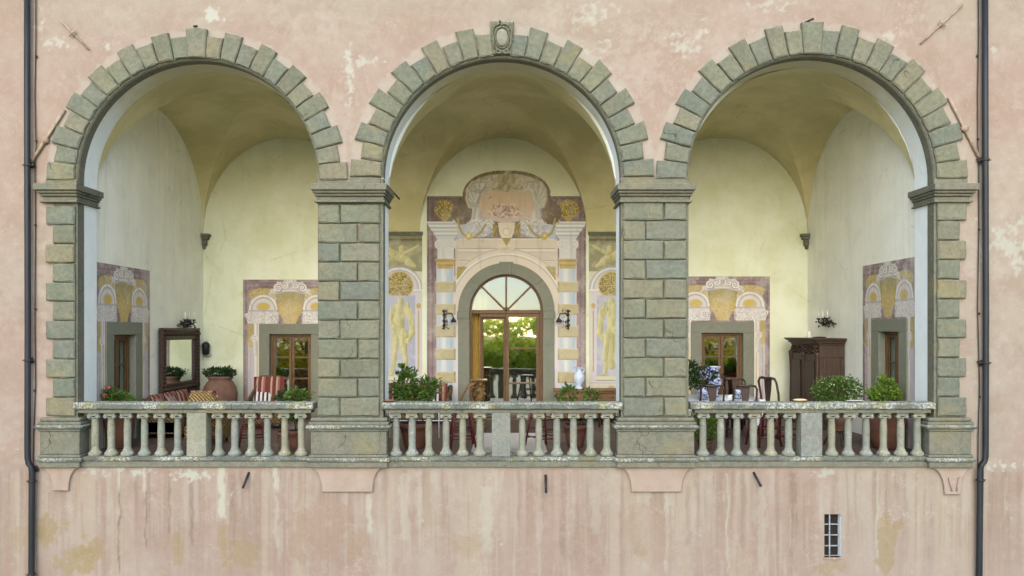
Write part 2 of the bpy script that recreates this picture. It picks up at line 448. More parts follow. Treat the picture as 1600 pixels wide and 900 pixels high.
M['petal_blue'] = simple('blue_violet_petals', (.14, .16, .48), (.45, .48, .72), .7, scale=30)

def glass(name, refl, tint=(.9, .95, .95)):
    t = NT(name)
    g = t.n("ShaderNodeBsdfGlossy"); g.inputs["Roughness"].default_value = .02; t.put(g.inputs[0], tint)
    b = t.n("ShaderNodeBump"); t.put(b.inputs["Height"], t.noise(1.6, detail=1)); b.inputs["Strength"].default_value = .12; b.inputs["Distance"].default_value = .01
    t.t.links.new(b.outputs[0], g.inputs["Normal"])
    tr = t.n("ShaderNodeBsdfTransparent"); t.put(tr.inputs[0], (.8, .85, .82))
    mx = t.n("ShaderNodeMixShader"); mx.inputs[0].default_value = refl
    t.t.links.new(tr.outputs[0], mx.inputs[1]); t.t.links.new(g.outputs[0], mx.inputs[2])
    t.t.links.new(mx.outputs[0], t.t.nodes["Material Output"].inputs[0])
    return t.m
M['glass'] = glass('window_glass', .82)
M['glass_dark'] = glass('dim_window_glass', .1)
M['glass_fan'] = glass('fanlight_glass', .058, (.62, .80, 1.0))
M['mirror'] = glass('mirror_glass', .92, (.85, .9, .85))

# ------------------------------------------------------------------ numpy painting
rs = np.random.RandomState(3)
LAT = rs.rand(64, 256, 256)
def vn(x, y, seed=0):
    x = np.asarray(x, float); y = np.asarray(y, float)
    xi = np.floor(x).astype(int); yi = np.floor(y).astype(int); fx = x - xi; fy = y - yi
    fx = fx * fx * (3 - 2 * fx); fy = fy * fy * (3 - 2 * fy)
    L = LAT[seed % 64]
    a = L[yi % 256, xi % 256]; b = L[yi % 256, (xi + 1) % 256]; c = L[(yi + 1) % 256, xi % 256]; d = L[(yi + 1) % 256, (xi + 1) % 256]
    return (a * (1 - fx) + b * fx) * (1 - fy) + (c * (1 - fx) + d * fx) * fy
def fbm(x, y, seed=0, o=5, r=.5):
    s = 0; a = 1; t = 0
    for i in range(o):
        s = s + a * vn(x * 2 ** i + 17.3 * i, y * 2 ** i + 5.1 * i, seed + i); t += a; a *= r
    return s / t
def sst(v, a, b):
    t = np.clip((v - a) / (b - a), 0, 1); return t * t * (3 - 2 * t)
def lin(c): return np.array([((x / 255) / 12.92 if x / 255 <= .04045 else ((x / 255 + .055) / 1.055) ** 2.4) for x in c])

class Canvas:
    def __init__(s, x, y, base):
        s.x, s.y = x, y; s.c = np.zeros(x.shape + (3,)) + lin(base)
    def put(s, m, col, lin_=False):
        c = col if lin_ else lin(col)
        m = np.clip(m, 0, 1)[..., None]; s.c = s.c * (1 - m) + c * m
    def rect(s, x0, x1, y0, y1, col, a=1):
        s.put(((s.x >= x0) & (s.x <= x1) & (s.y >= y0) & (s.y <= y1)) * float(a), col)
    def ell(s, cx, cy, rx, ry, col, a=1, soft=.12):
        d = np.hypot((s.x - cx) / rx, (s.y - cy) / ry); s.put((1 - sst(d, 1 - soft, 1 + soft)) * a, col)
    def ring(s, cx, cy, r0, r1, col, a=1, ymax=None, ys=1):
        d = np.hypot(s.x - cx, (s.y - cy) / ys); m = ((d >= r0) & (d <= r1)) * float(a)
        if ymax is not None: m = m * (s.y <= ymax)
        s.put(m, col)
    def seg(s, ax, ay, bx, by, r, light, dark=None, a=1, r2=None):
        dx, dy = bx - ax, by - ay; L = dx * dx + dy * dy + 1e-9
        t = np.clip(((s.x - ax) * dx + (s.y - ay) * dy) / L, 0, 1)
        rr = r + ((r2 if r2 is not None else r) - r) * t
        qx, qy = s.x - ax - dx * t, s.y - ay - dy * t
        d = np.hypot(qx, qy) / rr
        m = (1 - sst(d, .85, 1.1)) * a
        if dark is None: return s.put(m, light)
        k = np.clip(.45 + .5 * (qx + qy * .6) / rr + .25 * d ** 3, 0, 1)[..., None]
        col = lin(light) * (1 - k) + lin(dark) * k
        s.put(m, col, True)
    def poly(s, pts, col, a=1):
        ins = np.zeros(s.x.shape, bool); n = len(pts)
        for i in range(n):
            x0, y0 = pts[i]; x1, y1 = pts[(i + 1) % n]
            if y0 == y1: continue
            cnd = ((y0 > s.y) != (y1 > s.y)) & (s.x < (x1 - x0) * (s.y - y0) / (y1 - y0) + x0)
            ins ^= cnd
        s.put(ins * float(a), col); return ins
    def volute(s, cx, cy, r, light, dark, hand=1, turns=2.2, bg=None):
        d = np.hypot(s.x - cx, s.y - cy); a = np.arctan2(s.y - cy, (s.x - cx) * hand)
        v = .5 + .5 * np.cos(2 * PI * turns * np.sqrt(np.clip(d / r, 0, 1)) * 1.3 - a)
        m = 1 - sst(d / r, .92, 1.06)
        k = (sst(v, .2, .55))[..., None]
        s.put(m, lin(dark) * (1 - k) + lin(light) * k, True)
    def swirl(s, m, f, light, dark, seed=0, amt=1):
        q = fbm(s.x * f, s.y * f, seed, 3)
        v = .5 + .5 * np.sin(q * 38 + s.x * f * .8)
        s.put(m * sst(v, .62, .85) * amt, light); s.put(m * (1 - sst(v, .12, .32)) * amt, dark)

def grid_object(name, X, Z, P3, col, mask, m, parent):
    """grid mesh with point colours; X,Z index arrays (r,c); P3 (r,c,3); mask over cells"""
    r, c = X.shape
    me = bpy.data.meshes.new(name)
    idx = np.arange(r * c).reshape(r, c)
    q = np.stack([idx[:-1, :-1], idx[:-1, 1:], idx[1:, 1:], idx[1:, :-1]], -1)[mask]
    used = np.unique(q); remap = np.full(r * c, -1); remap[used] = np.arange(len(used))
    q = remap[q]; V = P3.reshape(-1, 3)[used]; K = col.reshape(-1, 3)[used]
    me.vertices.add(len(V)); me.vertices.foreach_set("co", V.ravel().astype(np.float32))
    me.loops.add(q.size); me.loops.foreach_set("vertex_index", q.ravel().astype(np.int32))
    me.polygons.add(len(q)); me.polygons.foreach_set("loop_start", (np.arange(len(q)) * 4).astype(np.int32))
    me.polygons.foreach_set("loop_total", np.full(len(q), 4, np.int32))
    me.update(calc_edges=True)
    at = me.attributes.new("Col", 'FLOAT_COLOR', 'POINT')
    at.data.foreach_set("color", np.concatenate([K, np.ones((len(K), 1))], 1).ravel().astype(np.float32))
    me.materials.append(m); me.validate()
    o = bpy.data.objects.new(name, me); C.objects.link(o)
    if parent: o.parent = parent
    return o

# ------------------------------------------------------------------ facade
YS = -0.065                                     # face of the rusticated stones
ARCH = []                                       # cx, cz, Ro (opening), Rv (voussoir inner), Rs, Rl
for (cx, cy, ri, r_s, r_l) in ((307, 281, 191, 225, 236), (784.5, 276, 189, 225, 238), (1269.5, 279, 195, 234, 244.5)):
    k = S(YS)
    ARCH.append(dict(cx=PX(cx, YS), cz=PZ(cy, YS), ro=(ri - 2.5) / k, rv=(ri + 1) / k, rs=r_s / k, rl=r_l / k))
WIN = (PX(1288), PX(1314.5), PZ(871), PZ(803.5))

villa = thing('villa_facade', 'weathered pink rendered villa wall pierced by the three big arches', 'building wall', (0, 0, -4.5))
def under(o):                                   # keep world placement for children of a moved empty
    o.location = Vector(o.location) - o.parent.location; return o

xs = np.unique(np.concatenate([np.linspace(-20, -9.2, 24), np.arange(-9.2, 9.21, .026), np.linspace(9.2, 20, 24), [WIN[0], WIN[1]]]))
zs = np.unique(np.concatenate([np.linspace(-4.6, -2.2, 16), np.arange(-2.2, 8.4, .026), np.linspace(8.4, 11, 10), [WIN[2], WIN[3]]]))
GX, GZ = np.meshgrid(xs, zs)
px = 790 + GX * 90; py = 515 - (GZ - CZ) * 90
cv = Canvas(px, py, (211, 181, 165))
n0 = fbm(px / 170, py / 150, 1); n1 = fbm(px / 60, py / 45, 4); n2 = fbm(px / 14, py / 12, 7); n3 = fbm(px / 5, py / 5, 9, 3)
cv.put(sst(n0, .42, .62) * .55, (213, 192, 172))
cv.put(sst(1 - n0, .5, .66) * .5, (211, 174, 158))
cv.put(sst(n1, .52, .7) * .45, (216, 189, 172)); cv.put(sst(1 - n1, .54, .7) * .4, (198, 167, 147))
cv.put(sst(90 - py, 0, 110) * sst(fbm(px / 120, py / 90, 12), .35, .6) * .5, (205, 184, 163))
cv.put(sst(n2, .55, .72) * .28, (224, 201, 186)); cv.put(sst(1 - n2, .56, .74) * .22, (190, 158, 140))
low = sst(py, 728, 742)
st = fbm(px / 9, py / 260, 20, 4); st2 = fbm(px / 26, py / 300, 24, 3); fade = np.clip(1.15 - (py - 730) / 230, .25, 1)
cv.put(low * sst(st, .5, .68) * .55 * fade, (220, 197, 178)); cv.put(low * sst(1 - st, .52, .7) * .6 * fade, (192, 158, 137))
cv.put(low * sst(st2, .5, .68) * .6, (219, 192, 168)); cv.put(low * sst(1 - st2, .5, .66) * .38, (199, 163, 143))
cv.put(low * sst(fbm(px / 5, py / 200, 29, 3), .60, .63) * sst(fbm(px / 40, py / 60, 33, 3), .48, .56) * .32, (228, 210, 194))
cv.put(low * sst(fbm(px / 4, py / 140, 28, 3), .6, .75) * .35 * fade, (168, 140, 122))
# pale lower right, pink lower left
cv.put(sst(py, 800, 880) * sst(n0, .35, .6) * .4, (218, 190, 178))
def patch(cx, cy, rx, ry, col, a=.9, seed=0, ns=10, th=.0, sh=.55):
    d = np.hypot((px - cx) / rx, (py - cy) / ry)
    n = fbm(px / ns, py / ns, 30 + seed, 5, .62)
    cv.put(sst((1 - d) * sh + (n - .5) * 2.1, th + .05, th + .3) * a * (d < 1.6), col)
WH = (232, 222, 206); PK = (228, 203, 188)
# white losses in the render
for i, (a, b, c, d, al, ns) in enumerate([(332, 25, 24, 12, 1, 8), (168, 72, 8, 7, .9, 6), (88, 68, 20, 10, .7, 5), (65, 35, 6, 18, .8, 5), (60, 45, 10, 6, .7, 4),
        (545, 112, 9, 42, .85, 9), (570, 96, 34, 8, .7, 7), (607, 98, 16, 6, .8, 6), (512, 32, 22, 24, .45, 7), (525, 55, 12, 26, .4, 7),
        (930, 22, 34, 26, .6, 8), (870, 30, 40, 30, .45, 8), (1035, 55, 32, 22, .45, 9), (1078, 66, 30, 30, .75, 10), (925, 78, 30, 18, .6, 9), (1000, 110, 80, 60, .4, 10), (960, 130, 40, 50, .35, 10),
        (1125, 60, 60, 40, .3, 10), (1420, 30, 26, 40, .45, 8), (1392, 55, 16, 14, .7, 7), (1000, 45, 40, 16, .4, 8), (1200, 10, 40, 10, .6, 6),
        (1560, 425, 50, 22, .5, 10), (1580, 385, 40, 34, .7, 12), (1520, 400, 24, 60, .5, 10), (1545, 540, 60, 16, .35, 10), (1565, 727, 26, 7, 1, 8), (1535, 722, 14, 5, .9, 6),
        (530, 185, 60, 60, .35, 9), (470, 60, 40, 30, .25, 9), (30, 430, 30, 120, .25, 9), (1570, 300, 30, 90, .25, 9), (452, 30, 30, 14, .35, 6), (190, 22, 60, 16, .3, 6)]):
    patch(a, b, c, d, WH if al > .55 else PK, al, i, ns, .12)
cv.put(((px - 1553) ** 2 + (py - 78) ** 2 < 25) * .9, (224, 214, 196))
# fine white scratches
rs2 = random.Random(5)
for i in range(150):
    x0 = rs2.uniform(0, 1600); y0 = rs2.choice([rs2.uniform(0, 130), rs2.uniform(0, 130), rs2.uniform(0, 260), rs2.uniform(735, 900)])
    if y0 > 735 and rs2.random() < .6: continue
    a = rs2.uniform(0, PI); L = rs2.uniform(2, 9)
    bx = (abs(px - x0) < 30) & (abs(py - y0) < 30)
    cv.put(0, WH)
    d = np.abs((px - x0) * math.sin(a) - (py - y0) * math.cos(a)) + np.maximum(0, np.abs((px - x0) * math.cos(a) + (py - y0) * math.sin(a)) - L) if False else None
# white drips and damp under the balcony
def drip(cx, y0, y1, wd, col, a=.9, seed=0):
    wob = (fbm(py / 16, px * 0 + seed, 40 + seed, 3) - .5) * 7; wv = wd * (.55 + fbm(py / 9, px * 0 + 3, 44 + seed, 3))
    cv.put(sst(wv - np.abs(px - cx - wob), -1.2, 1.0) * sst(y1 - py, 0, 12) * (py > y0) * a, col)
for i, (cx, y0, y1, wd, a) in enumerate([(347, 729, 815, 4.6, 1), (431, 729, 772, 3.0, .9), (226, 729, 775, 1.6, .8), (185, 729, 768, 1.5, .9), (577, 772, 838, 3.8, .7), (149, 729, 745, 3, .6), (1137, 740, 900, 1.4, .6), (1370, 729, 900, 1.2, .6),
        (1042, 730, 900, 2.2, .55), (632, 740, 850, 7, .4), (760, 760, 870, 8, .4), (655, 760, 830, 6, .3), (1190, 760, 900, 5, .35), (930, 735, 840, 7, .3), (1010, 760, 900, 6, .4), (432, 775, 860, 3, .5)]):
    drip(cx, y0, y1, wd, (232, 218, 196), a, i)
for i, (cx, y0, y1, wd, a) in enumerate([(187, 770, 900, 1.3, .65), (228, 768, 860, 1.0, .6), (265, 735, 840, 1.4, .35), (300, 740, 860, 2, .3), (365, 740, 860, 3, .25), (400, 740, 880, 3, .2), (1075, 760, 860, 3, .2), (1240, 740, 900, 4, .25), (880, 740, 880, 4, .2), (1160, 740, 860, 4, .2)]):
    drip(cx, y0, y1, wd, (143, 116, 100), a, 20 + i)
patch(300, 742, 28, 10, WH, .9, 3, 7, .05); patch(215, 735, 30, 8, WH, .8, 5, 6, .08); patch(155, 736, 30, 8, WH, .6, 6, 6, .1); patch(1290, 737, 20, 8, WH, .6, 8, 6, .1)
OC = (196, 165, 122)
for i, (a, b, c, d, al) in enumerate([(78, 828, 20, 26, .7), (140, 868, 26, 26, .7), (120, 880, 34, 22, .6), (278, 852, 8, 24, .5), (349, 848, 7, 30, .7), (380, 872, 20, 24, .55), (1385, 848, 16, 36, .65), (1402, 822, 10, 8, .7), (1290, 885, 26, 14, .5), (40, 835, 30, 30, .35), (1000, 860, 9, 7, .5), (560, 850, 20, 20, .3), (720, 850, 26, 22, .25)]):
    patch(a, b, c, d, OC, al, 10 + i, 22, -.12, .9)
patch(510, 830, 52, 50, (202, 165, 143), .6, 2, 30, -.1, 1.0); patch(1025, 830, 36, 50, (205, 170, 148), .5, 4, 30, -.1, 1.0)
# pale mortar halo round the stones
for A in ARCH:
    d = np.hypot(GX - A['cx'], GZ - A['cz']); n = fbm(px / 9, py / 9, 50, 3)
    cv.put((sst(A['rl'] + .045 + (n - .5) * .16 - d, 0, .05)) * (GZ > A['cz'] - .1) * .45, (226, 210, 194))
    for yr in (0,): pass
cv.put((np.abs(px - 58) < 16) * (py > 300) * (py < 650) * sst(n2, .45, .6) * .4, (228, 200, 184))
XC, ZC = (GX[:-1, :-1] + GX[1:, 1:]) / 2, (GZ[:-1, :-1] + GZ[1:, 1:]) / 2
mask = np.ones(XC.shape, bool)
for A in ARCH:
    ins = (np.hypot(XC - A['cx'], ZC - A['cz']) < A['ro'] + .12) & (ZC > A['cz']) | (np.abs(XC - A['cx']) < A['ro'] + .12) & (ZC <= A['cz']) & (ZC > .05)
    mask &= ~ins
mask &= ~((XC > WIN[0]) & (XC < WIN[1]) & (ZC > WIN[2]) & (ZC < WIN[3]))
GY = (fbm(px / 70, py / 70, 60, 4) - .5) * .02
GY[(np.abs(GX - WIN[0]) < .05) | (np.abs(GX - WIN[1]) < .05)] = 0
fr = grid_object('rendered_wall_face', GX, GZ, np.stack([GX, GY, GZ], -1), cv.c * np.array([.445, .508, .525]), mask, M['facade'], villa); under(fr)
FACADE_CV = cv

def arch_outline(A, r, z0, n=48):
    """counter-clockwise opening outline in XZ"""
    p = [(A['cx'] + r, z0)] + [(A['cx'] + r * math.cos(PI * i / n), A['cz'] + r * math.sin(PI * i / n)) for i in range(n + 1)] + [(A['cx'] - r, z0)]
    return p
def holed_wall(mb, outer, holes, y0, y1, rev=True):
    """wall slab in XZ between y0 and y1 with holes (lists of (x,z))"""
    allp = [p for l in [outer] + holes for p in l]
    tri = tessellate_polygon([[Vector((p[0], p[1], 0)) for p in l] for l in [outer] + holes])
    n = len(allp)
    vs = [(p[0], y0, p[1]) for p in allp] + [(p[0], y1, p[1]) for p in allp]
    fs = [tuple(t) for t in tri] + [tuple(i + n for i in reversed(t)) for t in tri]
    b = 0
    for l in [outer] + holes:
        k = len(l)
        for i in range(k):
            q = (i + 1) % k; fs.append((b + i, b + q, b + q + n, b + i + n))
        b += k
    mb.add(vs, fs); return mb
mb = MB()
holes = [arch_outline(A, A['ro'] + .006, FL - .04) for A in ARCH] + [[(WIN[0], WIN[2]), (WIN[1], WIN[2]), (WIN[1], WIN[3]), (WIN[0], WIN[3])]]
holed_wall(mb, [(-20, -4.6), (20, -4.6), (20, 11), (-20, 11)], holes, .03, YW)
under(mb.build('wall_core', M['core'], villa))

# corbel shapes moulded in the render under each pedestal
def corbel(ptsL, ptsR, d, name='plaster_corbel'):
    d = d * .75
    mb = MB(); pts = ptsL + ptsR[::-1]
    P = [(PX(a), PZ(b)) for a, b in pts]
    mb.block(P[::-1] if sum((P[i][0] * P[(i + 1) % len(P)][1] - P[(i + 1) % len(P)][0] * P[i][1]) for i in range(len(P))) < 0 else P, -d, .02, .012)
    o = mb.build(name, M['corbel'], villa); under(o)
def curve(x0, y0, x1, y1, n=9, k=1):
    out = []
    for i in range(n + 1):
        t = i / n; out.append((x0 + (x1 - x0) * math.sin(t * PI / 2) ** (1.0 * k), y0 + (y1 - y0) * (1 - math.cos(t * PI / 2))))
    return out
M['corbel'] = plaster('pink_render_corbel', (.31, .245, .20), (.34, .275, .23), 3, .2, streak=.3)
corbel([(484, 729)] + curve(487, 731, 504, 768), [(602, 729)] + curve(598, 731, 583, 768), .075)
corbel([(967, 729)] + curve(970, 731, 986, 768), [(1086, 729)] + curve(1082, 731, 1064, 768), .075)
corbel([(62, 729)] + curve(66, 731, 84, 766), [(128, 729)] + curve(124, 731, 109, 766), .075)
corbel([(1450, 729)] + curve(1454, 731, 1474, 772), [(1519, 729)] + curve(1515, 731, 1499, 772), .075)
# groove channels on the right corbel
mb = MB(); mb.tube([(PX(1479), -.078, PZ(745)), (PX(1484), -.078, PZ(766))], .012, 6); mb.tube([(PX(1495), -.078, PZ(745)), (PX(1491), -.078, PZ(766))], .012, 6)
under(mb.build('corbel_rib', M['corbel'], villa))

# small barred window low on the right
win = thing('barred_cellar_window', 'small dark window low on the pink wall, crossed by pale iron bars', 'window', (WIN[0], 0, WIN[2]))
ww, wh = WIN[1] - WIN[0], WIN[3] - WIN[2]
mb = MB(); mb.box(-.02, ww + .02, .15, .17, -.02, wh + .02); mb.build('painted_shade_panel', M['void'], win)  # near-black panel painted as the shade of the unlit interior
mb = MB(); mb.box(.001, ww - .045, .09, .1, 0, 0.001)
for i in range(3):
    z = wh * (i + 1) / 4 + .0
    m2 = MB(); m2.bar((0, .07, z), (ww - .03, .07, z), .018, .02); m2.build('grille_bar', M['steel'], win)
m2 = MB(); m2.bar((ww * .37, .05, .0), (ww * .37, .05, wh), .02, .02); m2.build('grille_bar', M['steel'], win)
m2 = MB(); m2.box(-.015, ww + .015, -.02, .12, -.035, .0, .005); m2.build('window_sill', M['anchor'], win)

# ------------------------------------------------------------------ stone arches
names = ['left', 'middle', 'right']
seglab = ['leftmost stone arch, spanning the bay with the framed mirror',
          'middle stone arch crowned by a carved cartouche keystone',
          'rusticated stone arch at right, over the bay with the dark wardrobe']
for ai, A in enumerate(ARCH):
    t = thing('stone_arch', seglab[ai], 'stone arch', (A['cx'], 0, A['cz']), 0, 'rusticated arches of the loggia')
    N = 25; st_ = PI / N
    def vpts(r0, r1, w0):
        """voussoir outline about the crown; parallel-ish sides"""
        a0 = w0 / 2; g = .0105
        pts = []
        L0, L1 = a0 * r0 - g, a0 * r1 - g
        return [(-math.sin(a0) * r0 + g, math.cos(a0) * r0), (math.sin(a0) * r0 - g, math.cos(a0) * r0), (math.sin(a0) * r1 - g, math.cos(a0) * r1), (-math.sin(a0) * r1 + g, math.cos(a0) * r1)]
    protos = {}
    rnd = random.Random(11 + ai)
    def proto(kind, vi):
        key = (kind, vi)
        if key not in protos:
            mb = MB()
            P = vpts(A['rv'], {'s': A['rs'], 'l': A['rl']}[kind], st_)
            P = [(p[0] + rnd.uniform(-.006, .006), p[1] + rnd.uniform(-.012, .012) * (1 if i > 1 else .2)) for i, p in enumerate(P)]
            mb.block(P, YS, .1, .022, .9, 3)
            o = mb.build('voussoir', M['stone'], t); protos[key] = o; return o, True
        return protos[key], False
    for k in range(N):
        off = k - N // 2
        if off == 0: continue
        kind = 'l' if (off % 2 == 0) else 's'
        o, new = proto(kind, (k * 7) % 4)
        if not new: o = inst(o, t)
        o.rotation_euler = (0, off * st_, 0)
        o.location = (0, rnd.uniform(-.006, .006), 0)
    # keystone
    mb = MB()
    if ai != 1:
        P = vpts(A['rv'] - .005, A['rl'] + .005, st_ * 1.18)
        mb.block(P, YS - .03, .1, .022, .7, 3)
        mb.build('keystone', M['stone'], t)
    else:
        rk = A['rl']; r0 = A['rv'] - .01
        P = [(-.165, r0 + .02), (.165, r0 + .02), (.205, r0 + .25), (.205, rk + .05), (-.205, rk + .05), (-.205, r0 + .25)]
        mb.block(P, YS - .02, .1, .02, .4, 2)
        ks = mb.build('keystone', M['stone_body'], t)
        mc = MB(); cz = r0 + .30
        mc.lathe([(.001, -.045), (.07, -.04), (.10, -.025), (.108, 0)], (0, YS - .02, cz), 20, 1, 1.45, 'y')
        mc.build('shield', M['baluster'], ks)
        mc = MB()
        for s_ in (-1, 1):
            pts = []
            for i in range(26):
                a = i / 25 * 2.3 * PI; r = .052 * (1 - i / 30)
                pts.append((s_ * (.068 + r * math.cos(a + PI)), YS - .045, r0 + .07 + r * math.sin(a + PI)))
            mc.tube(pts, .014, 6)
            mc.tube([(s_ * .12, YS - .04, r0 + .1), (s_ * .155, YS - .045, r0 + .2), (s_ * .15, YS - .045, r0 + .3), (s_ * .17, YS - .045, r0 + .4), (s_ * .12, YS - .045, r0 + .5), (s_ * .04, YS - .045, r0 + .54), (0, YS - .045, r0 + .51)], .016, 6)
            mc.tube([(0, YS - .04, r0 + .49), (s_ * .08, YS - .045, r0 + .455), (s_ * .118, YS - .045, r0 + .38), (s_ * .122, YS - .045, r0 + .3), (s_ * .1, YS - .045, r0 + .2), (s_ * .04, YS - .045, r0 + .125), (0, YS - .045, r0 + .115)], .012, 6)
            for (a, b) in ((.17, .34), (.165, .43), (.15, .2), (.12, .53), (.17, .26)): mc.ball((s_ * a, YS - .035, r0 + b), .02, 8, 5)
        mc.build('scrollwork', M['stone_body'], ks)
    # archivolt ring (stone intrados)
    mb = MB(); n = 60; r0, r1 = A['ro'], A['ro'] + .2
    vs = []
    for i in range(n + 1):
        a = PI * i / n; c_, s_ = math.cos(a), math.sin(a)
        for (r, y) in ((r0, .21), (r0, .03), (r0 + .018, -.004), (r0 + .05, -.012), (r0 + .052, -.006), (r1, -.006), (r1, .21)): vs.append((r * c_, y, r * s_))
    fs = [(i * 7 + j, i * 7 + (j + 1) % 7, (i + 1) * 7 + (j + 1) % 7, (i + 1) * 7 + j) for i in range(n) for j in range(7)]
    mb.add(vs, fs, False); mb.build('archivolt', M['stone_mould'], t)

# iron rods on the keystones and below the balcony, hook near the capital
def rod(name, a, b, r, lab, cat='iron bar', group=None, m='iron'):
    mb = MB(); v0 = Vector(a)
    mb.tube([(0, 0, 0), Vector(b) - v0], r, 8)
    o = mb.build(name, M[m]); o.location = v0; return tag(o, lab, cat, group)
rod('iron_peg', (PX(304), -.03, PZ(42)), (PX(312), -.13, PZ(45)), .018, 'short black iron peg sticking out above the keystone of the left arch', 'iron peg', 'iron pegs over the arches')
rod('iron_peg', (PX(781), -.03, PZ(34)), (PX(781.5), -.13, PZ(40)), .018, 'short black iron peg above the carved cartouche keystone', 'iron peg', 'iron pegs over the arches')
rod('iron_peg', (PX(1256), -.03, PZ(37)), (PX(1267), -.13, PZ(33.5)), .018, 'short black iron peg above the plain keystone of the right arch', 'iron peg', 'iron pegs over the arches')
rod('iron_rod', (PX(389), .0, PZ(738)), (PX(384), -.16, PZ(760)), .022, 'black iron rod slanting left on the pink wall, near the two white drip stains', 'iron rod', 'iron rods under the balcony')
rod('iron_rod', (PX(852.5), .0, PZ(742)), (PX(852.5), -.16, PZ(767)), .022, 'black iron rod hanging straight down under the middle balustrade', 'iron rod', 'iron rods under the balcony')
rod('iron_rod', (PX(1177.5), .0, PZ(738)), (PX(1184.5), -.16, PZ(757)), .022, 'black iron rod slanting right on the pink wall, left of the barred window', 'iron rod', 'iron rods under the balcony')
rod('iron_hook_rod', (PX(605, .5), .5, PZ(290, .5)), (PX(624, 1.0), 1.0, PZ(311, 1.0)), .016, 'thin black rod sticking out beside the capital of the left inner pier', 'iron rod')

# limewashed diagonal tie bars
def tie(a, b, lab, k0, r=.024):
    A_, B_ = Vector((PX(a[0]), -.03, PZ(a[1]))), Vector((PX(b[0]), -.03, PZ(b[1])))
    t = thing('wall_tie_bar', lab, 'tie bar', A_, 0, 'diagonal tie bars on the wall')
    mb = MB(); d = B_ - A_; mb.tube([(0, 0, 0), d * .5, d], r, 6); mb.build('bar', M['anchor'], t)
    p = d * k0; u = d.normalized(); mb = MB(); mb.tube([p - u * .05, p + u * .05], r * 1.9, 8); mb.build('collar', M['anchor'], t)
    mb = MB(); sd_ = Vector((u.z, 0, -u.x)); mb.tube([p - sd_ * .08 + Vector((0, -.03, 0)), p + sd_ * .08 + Vector((0, -.03, 0))], .013, 6); mb.build('wedge', M['anchor'], t)
tie((96, 33), (140, 78), 'thin cream tie bar slanting down right, alone on the wall above the left arch', .45, .016)
tie((102, 172), (50, 255), 'thick cream tie bar running from the left arch down to the left drainpipe', .57, .03)
tie((1503, 8), (1437, 69), 'thin cream tie bar slanting down left, alone on the wall by the right drainpipe', .5, .016)
tie((1481, 153), (1528, 246), 'thick cream tie bar running from the right arch down to the right drainpipe', .52, .03)

# ------------------------------------------------------------------ piers
ROWT, ROWB, NR = 320.0, 651.0, 11
def rect(a, b, y0, y1): return [(a, y0), (b, y0), (b, y1), (a, y1)]
def moulding(mb, x0, x1, prof, yb, ctop=True):
    """stack of slabs: prof list of (z0,z1,out) projecting 'out' in x on both sides and in -y"""
    for (z0, z1, ol, orr, of) in prof: mb.box(x0 - ol, x1 + orr, -of, yb, z0, z1, min(.012, (z1 - z0) * .3))
def make_pier(lab, bx0, bx1, rowfun, retL, retR, row0=ROWT):
    """bx0,bx1: body px; retL/retR: cornice returns into the reveal on that side"""
    E = [A['cx'] + s_ * A['ro'] for A in ARCH for s_ in (-1, 1)]
    X0, X1 = PX(bx0, -.006), PX(bx1, -.006)
    X0 = min(E, key=lambda e: abs(e - X0)) if retL else X0
    X1 = min(E, key=lambda e: abs(e - X1)) if retR else X1
    t = thing('stone_pier', lab, 'stone pier', ((X0 + X1) / 2, 0, 0), 0, 'rusticated piers of the loggia')
    ox = (X0 + X1) / 2
    def lx(p, y=YS): return PX(p, y) - ox
    mb = MB(); mb.box(X0 - ox, X1 - ox, -.006, .21, .0, PZ(279)); mb.build('pier_shaft', M['stone_mould'], t)
    h = (ROWB - row0) / NR
    rnd = random.Random(int(bx0))
    for r in range(NR):
        ya, yb = row0 + r * h, row0 + (r + 1) * h
        for (a, b) in rowfun(r):
            mb = MB(); g = .95
            P = rect(lx(a) + .010, lx(b) - .010, PZ(yb - g, YS), PZ(ya + g, YS))
            P = [(p[0] + rnd.uniform(-.003, .003), p[1] + rnd.uniform(-.004, .004)) for p in P]
            mb.block(P, YS + rnd.uniform(-.008, .006), .0, .02, .9, 3); mb.build('stone_block', M['stone'], t)
    return t, ox
def cornice(t, ox, fx0, fx1, retL, retR, fl, frr):
    """capital at the springing; fx: px of body front; retL/retR True when the side faces an opening"""
    a, b = PX(fx0) - ox, PX(fx1) - ox
    E = [A['cx'] + s_ * A['ro'] - ox for A in ARCH for s_ in (-1, 1)]
    a = min(E, key=lambda e: abs(e - a)) if retL else a
    b = min(E, key=lambda e: abs(e - b)) if retR else b
    zt = PZ(289.5)
    mb = MB()
    prof = [(zt - .11, zt, 1.0), (zt - .155, zt - .112, .72), (zt - .2, zt - .157, .45), (zt - .275, zt - .202, .2), (zt - .31, zt - .277, .5)]
    for (z0, z1, k) in prof:
        yb = YW + .08 * k if (retL or retR) else .1
        x0 = a - (.085 * k if retL else .12 * k * fl); x1 = b + (.085 * k if retR else .12 * k * frr)
        mb.box(x0, x1, -.02 - .19 * k, .1, z0, z1, .008)
        if retL: mb.box(x0, a + .05, .1, yb, z0, z1, .008)
        if retR: mb.box(b - .05, x1, .1, yb, z0, z1, .008)
    mb.build('capital', M['stone_mould'], t)
